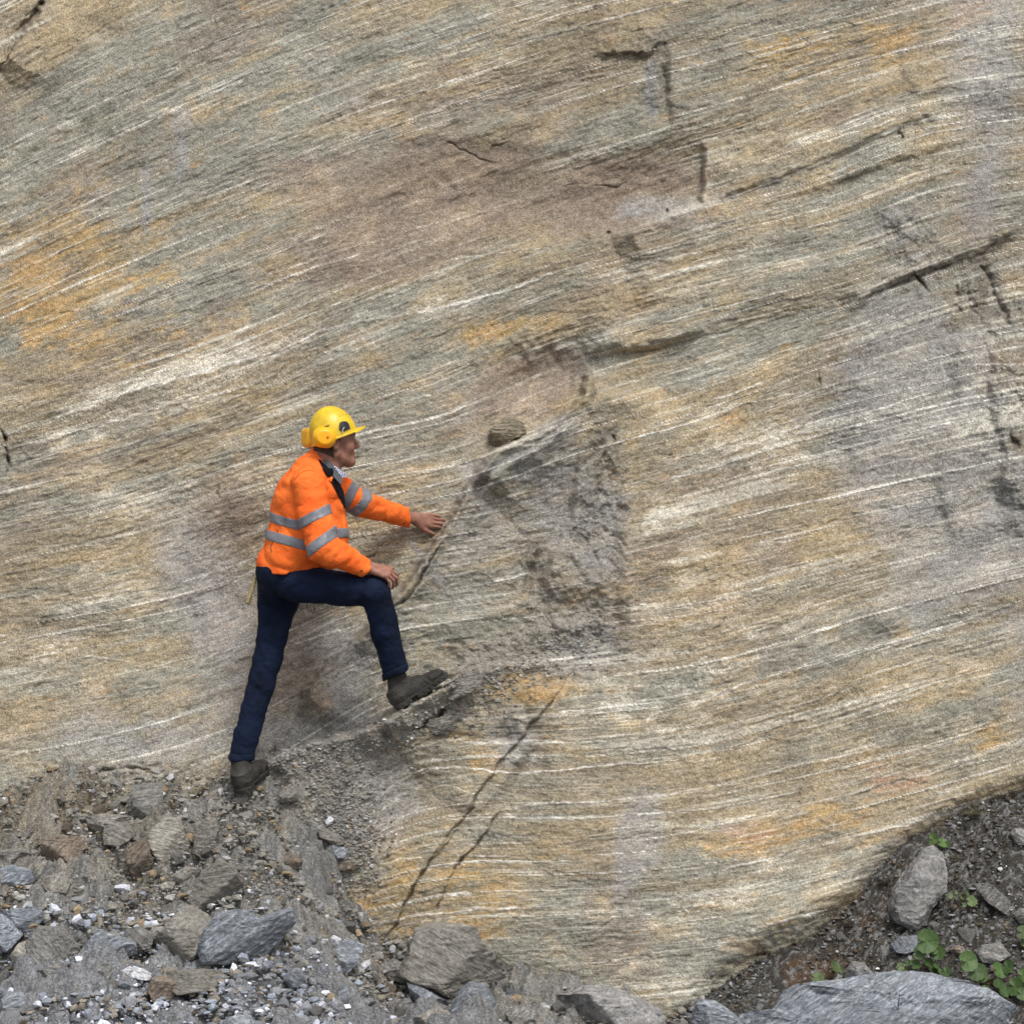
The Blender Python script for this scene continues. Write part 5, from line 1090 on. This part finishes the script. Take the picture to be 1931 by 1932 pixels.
def polyprism(pts, objs, t=.006, out=.0):
    n = len(pts); fr = [surf(objs, a, b)[0] for a, b in pts]; cc = surf(objs, *np.mean(pts, 0))[0]
    V_ = [p - np.array((0, t, 0)) for p in fr] + [p + np.array((0, .012, 0)) for p in fr] + [cc - np.array((0, t * 1.3, 0))]
    tr = [(2 * n, i, (i + 1) % n) for i in range(n)]; qd = [(i, i + n, (i + 1) % n + n, (i + 1) % n) for i in range(n)]
    return np.array(V_), [np.array(tr), np.array(qd)]
zc = lambda a, b: ((1000 + a / 4.8275) * .55235, (1340 + b / 4.8275) * .55235)
part('visor_clip', polyprism([zc(*q) for q in [(790,490),(830,478),(890,480),(925,520),(950,600),(900,620),(830,645),(770,615),(768,560),(775,510)]], [hel], .006), M['black'], hel, smooth=False)
part('strap', tubes([surf([hel], *zc(*q), out=.009)[0] for q in [(850,575),(828,610),(820,655),(818,690)]], .0016, 6), M['white'], hel)
part('muff_wire', tubes([surf([hel], *zc(*q), out=.006)[0] for q in [(435,607),(500,585),(560,560),(600,545)]], .0022, 6), M['black'], hel)
part('muff_wire', tubes([W(*zc(*q), yy) for q, yy in [((190,555), .06), ((230,560), .05), ((262,548), .04), ((240,520), .05), ((262,480), .02), ((300,470), .0)]], .0018, 6), M['black'], hel)
for q in [(680,425),(780,393),(830,375),(880,368)]:
    c_ = surf([hel], *zc(*q), out=0)[0]; part('vent_hole', (dI * .0024 + c_, fI), M['black'], hel)
# ---- collars
def ribbon(rows, thick=.004):
    """rows: list of lists of points (grid) given a thickness towards the inside"""
    A = np.array(rows, float); r_n, c_n = A.shape[:2]
    nrm = np.cross(np.gradient(A, axis=0), np.gradient(A, axis=1)); nrm /= np.linalg.norm(nrm, axis=2)[..., None] + 1e-9
    B = A + nrm * thick; V_ = np.concatenate([A.reshape(-1, 3), B.reshape(-1, 3)]); o = r_n * c_n; F_ = []
    g = lambda i, j: i * c_n + j
    for i in range(r_n - 1):
        for j in range(c_n - 1): F_ += [(g(i, j), g(i + 1, j), g(i + 1, j + 1), g(i, j + 1)), (o + g(i, j), o + g(i, j + 1), o + g(i + 1, j + 1), o + g(i + 1, j))]
    for i in range(r_n - 1):
        for j in (0, c_n - 1): F_.append((g(i, j), o + g(i, j), o + g(i + 1, j), g(i + 1, j)))
    for j in range(c_n - 1):
        for i in (0, r_n - 1): F_.append((g(i, j), g(i, j + 1), o + g(i, j + 1), o + g(i, j)))
    return V_, np.array(F_)
def resamp(pts, n):
    p = np.array(pts, float); t = np.linspace(0, 1, len(p)); return np.stack([np.interp(np.linspace(0, 1, n), t, p[:, k]) for k in range(3)], 1)
def strip(top, bot, n=14, m_=4, bulge=.004):
    a = resamp([W(*q) for q in top], n); b_ = resamp([W(*q) for q in bot], n); rows = []
    for i in range(m_): s_ = i / (m_ - 1); rows.append(a * (1 - s_) + b_ * s_ + np.array([0, -bulge * math.sin(math.pi * s_), 0]))
    return rows
part('collar', ribbon(strip([(596,838,.06),(590,841,.0),(598,853,-.054),(611,876,-.088),(620,891,-.112),(627,903,-.125)], [(592,862,.07),(586,862,.0),(591,870,-.075),(601,888,-.12),(612,903,-.145),(626,908,-.135)], 18, 5, .006), .005), M['jacket'], jacket)
part('collar_lining', ribbon(strip([(602,836,.05),(596,839,.0),(604,849,-.050),(620,868,-.075),(633,887,-.090),(646,905,-.100)], [(600,850,.05),(597,853,.0),(603,864,-.062),(615,882,-.096),(629,900,-.116),(643,915,-.126)], 18, 4, .004), .005), M['lining'], jacket)
part('shirt_collar', ribbon(strip([(612,858,-.040),(622,870,-.062),(633,881,-.072),(646,891,-.060),(652,893,-.02)], [(610,868,-.045),(618,884,-.075),(629,897,-.086),(643,901,-.080),(652,900,-.03)], 14, 4, .004), .004), M['plaid'])
# seams, zips, pocket opening, press studs
def line_on(pts, r, mat, name, par, out=.0005):
    q = resamp([(a, b, 0) for a, b in pts], len(pts) * 4); part(name, tubes([surf([jacket], a, b, out)[0] for a, b, _ in q], r, 6), mat, par)
M['seam'] = mat_cloth('orange_seam', (.55, .07, .01), None, .8, .1)
line_on([(628,906),(640,928),(650,955),(653,985),(654,1012)], .0022, M['seam'], 'zip', jacket)
line_on([(526,998),(519,1015),(511,1032),(513,1042)], .0018, M['black'], 'pocket_zip', jacket)
line_on([(619,940),(630,939),(640,940)], .0014, M['seam'], 'seam', jacket)
line_on([(556,905),(566,893),(580,887),(596,889)], .0013, M['seam'], 'seam', jacket)
line_on([(644,975),(646,1000),(647,1015)], .0013, M['seam'], 'seam', jacket)
for a, b in [(682,1077),(673,1084),(762,987)]:
    c_ = surf([jacket], a, b, 0)[0]; part('press_stud', (dI * np.array((.0045, .003, .0045)) + c_, fI), M['black'], jacket)
part('drawcord', tubes([W(578, 1136, -.02), W(579, 1146, -.02), W(584, 1153, -.02), W(591, 1157, -.03), W(594, 1151, -.03), W(591, 1143, -.03), W(587, 1141, -.02), W(584, 1146, -.02), W(587, 1150, -.02)], .0016, 6), M['black'], jacket)
# the wooden handle stuck behind his belt
hd = W(488, 1072, -.03); tl = W(466, 1143, -.075)
G = Grid((-.03, -.03, -.02), (.03, .03, .20), .002)
Fw = np.maximum(np.sqrt((G.X / (.007 + .028 * np.clip(G.Z, 0, .1))) ** 2 + (G.Y / (.010 + .02 * np.clip(G.Z, 0, .1))) ** 2) - 1, 0 * G.X - 5) * .008
Fw = np.maximum(Fw, np.abs(G.Z - .09) - .085); zx = (tl - hd) / np.linalg.norm(tl - hd); yx = np.cross(zx, (1., 0, 0)); yx /= np.linalg.norm(yx)
v, f = sdf_mesh(Fw, G, 2, (np.stack([np.cross(yx, zx), yx, zx], 1), hd - zx * .01))
o = link('wooden_handle', mesh_np('wooden_handle', v - hd, f, True), M['wood']); o.location = hd
tag(o, 'pale wooden tool handle sticking down from under the back of the orange jacket', 'tool handle')

# ================================================================ plants
def mat_leaf(name, c):
    m, nt, b = principled(name, c, 0.55, 0.35); tc = N(nt, 'ShaderNodeTexCoord'); oi = N(nt, 'ShaderNodeObjectInfo')
    col = ramp(nt, noise(nt, tc.outputs['Object'], 60, 4), [(.3, tuple(k * .7 for k in c)), (.7, tuple(k * 1.25 for k in c))])
    hv = N(nt, 'ShaderNodeHueSaturation'); mr = N(nt, 'ShaderNodeMapRange'); mr.inputs[3].default_value = .7; mr.inputs[4].default_value = 1.3; nt.links.new(oi.outputs['Random'], mr.inputs[0]); nt.links.new(mr.outputs[0], hv.inputs['Value'])
    nt.links.new(col, hv.inputs['Color']); nt.links.new(hv.outputs[0], b.inputs['Base Color']); b.inputs['Transmission Weight'].default_value = 0.0
    bump(nt, noise(nt, tc.outputs['Object'], 90, 3), b, .5, .004); return m
M['leaf'] = mat_leaf('coltsfoot_leaf', (.058, .105, .028)); M['leaf2'] = mat_leaf('small_dull_leaf', (.08, .115, .04)); M['stem'], _, _ = principled('stem', (.16, .13, .05), .6)
def leaf_mesh(r, seed, teeth=13):
    q = random.Random(seed); V_ = []; F_ = []; nr, na = 6, 52
    for i in range(nr + 1):
        for k in range(na):
            an = 2 * math.pi * k / na; t = i / nr
            rad = r * (1 + .06 * (abs(((an * teeth / (2 * math.pi)) % 1) - .5) * 2 - .5) * t) * (1 - .55 * math.exp(-((an - math.pi) / .28) ** 2)) * (1 + .05 * math.sin(2 * an + seed))
            x, y = rad * t * math.cos(an), rad * t * math.sin(an)
            vein = sum(math.exp(-((((an - a0 + math.pi) % (2 * math.pi)) - math.pi) / .07) ** 2) for a0 in (0, .7, -.7, 1.5, -1.5)) * .03 * r * t
            z = .16 * r * t * t + .07 * r * t * math.sin(3 * an + seed) - vein
            V_.append((x, y, z))
    n0 = len(V_)
    for i in range(nr):
        for k in range(na): F_.append((i * na + k, i * na + (k + 1) % na, (i + 1) * na + (k + 1) % na, (i + 1) * na + k))
    me = mesh_np('leaf', np.array(V_), np.array(F_), True); return me
def plant(name, label, root, leaves, mat='leaf', on='ground'):
    u0, v0 = root; y = ground_hit(u0, v0); b0 = np.array(P(u0, v0, y)); e_ = empty(name, b0); tag(e_, label, 'plant')
    for k, (u, v, r, tx, tz) in enumerate(leaves):
        yl = min(y, ground_hit(u, v)) - .03 - .4 * r; p = np.array(P(u, v, yl)) - b0; me = leaf_mesh(r, k + int(u0)); me.materials.append(M[mat])
        o = bpy.data.objects.new('leaf', me); COL.objects.link(o); o.parent = e_; o.location = p
        o.rotation_euler = (math.radians(60 + tx), math.radians(tz), random.uniform(-1, 1))
        sv, sf = tubes([np.array((0, 0, 0)), p * .5 + np.array((0, .0, -.008)), p - np.array((0, -.004, .002))], .0018, 6); so_ = link('stem', mesh_np('stem', sv, sf, True), M['stem'], e_)
zr1 = lambda a, b: (1268.2 + a * .3433, 1380.9 + b * .3433)
def LV(L): return [(*zr1(a, b), r * .000793, tx, tz) for a, b, r, tx, tz in L]
plant('leafy_plant', 'bright green three leaved plant above the pointed grey boulder', zr1(1450, 640), LV([(1432, 588, 32, 10, -10), (1480, 610, 32, -10, 15), (1505, 618, 20, 0, 0), (1350, 660, 13, 0, 0), (1460, 628, 18, 10, 10)]))
plant('leafy_plant', 'cluster of big round green leaves under the pointed grey boulder', zr1(1430, 1290), LV([(1395, 1150, 62, 12, 0), (1355, 1215, 36, 0, -10), (1455, 1210, 42, 5, 10), (1415, 1285, 44, -5, -5), (1455, 1305, 34, -12, 8), (1500, 1320, 30, -12, 20), (1425, 1190, 34, -5, 4), (1330, 1280, 30, -20, -15)]))
plant('leafy_plant', 'spreading patch of green leaves behind the huge blue grey boulder, at the right', zr1(1740, 1370), LV([(1620, 1260, 52, 5, -8), (1670, 1320, 50, -5, 5), (1690, 1345, 36, -12, 10), (1790, 1310, 44, 0, 10), (1840, 1290, 38, 0, 20), (1800, 1410, 50, -8, 0), (1880, 1400, 48, 4, 12), (1925, 1340, 40, 0, 0), (1925, 1440, 36, 0, 5), (1600, 1290, 30, -8, -20), (1720, 1420, 30, -8, -2)]))
plant('leafy_plant', 'dull green leaves cut off by the right edge above the leaf patch', zr1(1925, 1150), LV([(1925, 1100, 40, 0, 0), (1940, 1150, 34, 0, 0)]), 'leaf2')
plant('leafy_plant', 'pair of flat green leaves beside the small lilac grey rock', zr1(830, 1360), LV([(795, 1350, 34, -14, 0), (890, 1290, 34, 5, 0), (925, 1310, 16, 0, 0)]), 'leaf2')
plant('leafy_plant', 'tiny pale leaved weed in the earth right of the pointed grey boulder', zr1(1600, 930), LV([(1520, 900, 18, 0, 0), (1610, 885, 20, 0, 0), (1640, 930, 30, 0, 0), (1580, 905, 14, 0, 0), (1555, 880, 12, 0, 0), (1600, 950, 14, 0, 0)]), 'leaf2')
plant('leafy_plant', 'tiny weed with small leaves left of the cluster of big round leaves', zr1(1300, 1300), LV([(1250, 1290, 22, 0, 0), (1290, 1270, 18, 0, 0), (1270, 1310, 16, 0, 0)]), 'leaf2')
lo_ = zl([(1145, 1560)])[0]
plant('fallen_leaf', 'single green leaf lying behind the long flat dusty rock at the left', lo_, [(lo_[0], lo_[1] - 3, .022, 0, 0)])
def tuft(label, u, v, n, ln, col, spread=1.0, down=False):
    y = ground_hit(u, v); b0 = np.array(P(u, v, y)); parts = []; q = random.Random(int(u))
    for k in range(n):
        a = q.uniform(0, 6.28); l = ln * q.uniform(.5, 1.1); t = q.uniform(.3, 1.1) * spread; s0 = np.array((q.uniform(-.02, .02), q.uniform(-.02, .0), 0))
        p = [s0 + np.array((math.cos(a) * t * l * s_, -abs(math.sin(a)) * t * l * s_, l * (s_ - .75 * s_ * s_ * t) * (-.6 if down else 1) + .004)) for s_ in (0, .33, .66, 1)]
        parts.append(tubes(p, .0011, 4, .0004))
    V_, F_, o_ = [], [], 0
    for v_, f_ in parts:
        V_.append(v_); F_ += [x + o_ for x in f_]; o_ += len(v_)
    o = link('dry_grass', mesh_np('dry_grass', np.concatenate(V_), F_, True), col); o.location = b0; tag(o, label, 'grass tuft')
M['dry'], _, _ = principled('dry_grass', (.17, .15, .085), .8); M['root'], _, _ = principled('dark_root', (.05, .032, .022), .8); M['twig'], _, _ = principled('twig', (.02, .014, .012), .7)
tuft('tuft of dry dark grass at the edge of the rock face, above the leafy plant', *zr1(1650, 470), 60, .075, M['dry'])
tuft('wiry dead stalks in the brown earth left of the pointed grey boulder', *zr1(1150, 850), 34, .07, M['root'])
tuft('short dead stalks hanging over the earth bank below the rock face', *zr1(960, 1080), 30, .06, M['root'])
tuft('small dry tuft in the earth under the leafy plant', *zr1(1540, 700), 24, .05, M['dry'])
tuft('matted dark roots in the brown earth at the foot of the cliff', *zr1(480, 1230), 34, .05, M['root'])
tw = W(*zr1(1230, 1600), 0); yt = ground_hit(*zr1(1230, 1480)) - .42
pt = [W(*zr1(1228, 1580), yt), W(*zr1(1236, 1530), yt), W(*zr1(1240, 1480), yt), W(*zr1(1247, 1435), yt)]
v, f = tubes([p - pt[0] for p in pt], .0022, 6, .0012); v2, f2 = tubes([pt[1] - pt[0], W(*zr1(1215, 1495), yt) - pt[0]], .0014, 5, .0008)
o = link('twig', mesh_np('twig', np.concatenate([v, v2]), f + [x + len(v) for x in f2], True), M['twig']); o.location = pt[0]
tag(o, 'thin dark twig standing up from the huge blue grey boulder', 'twig')
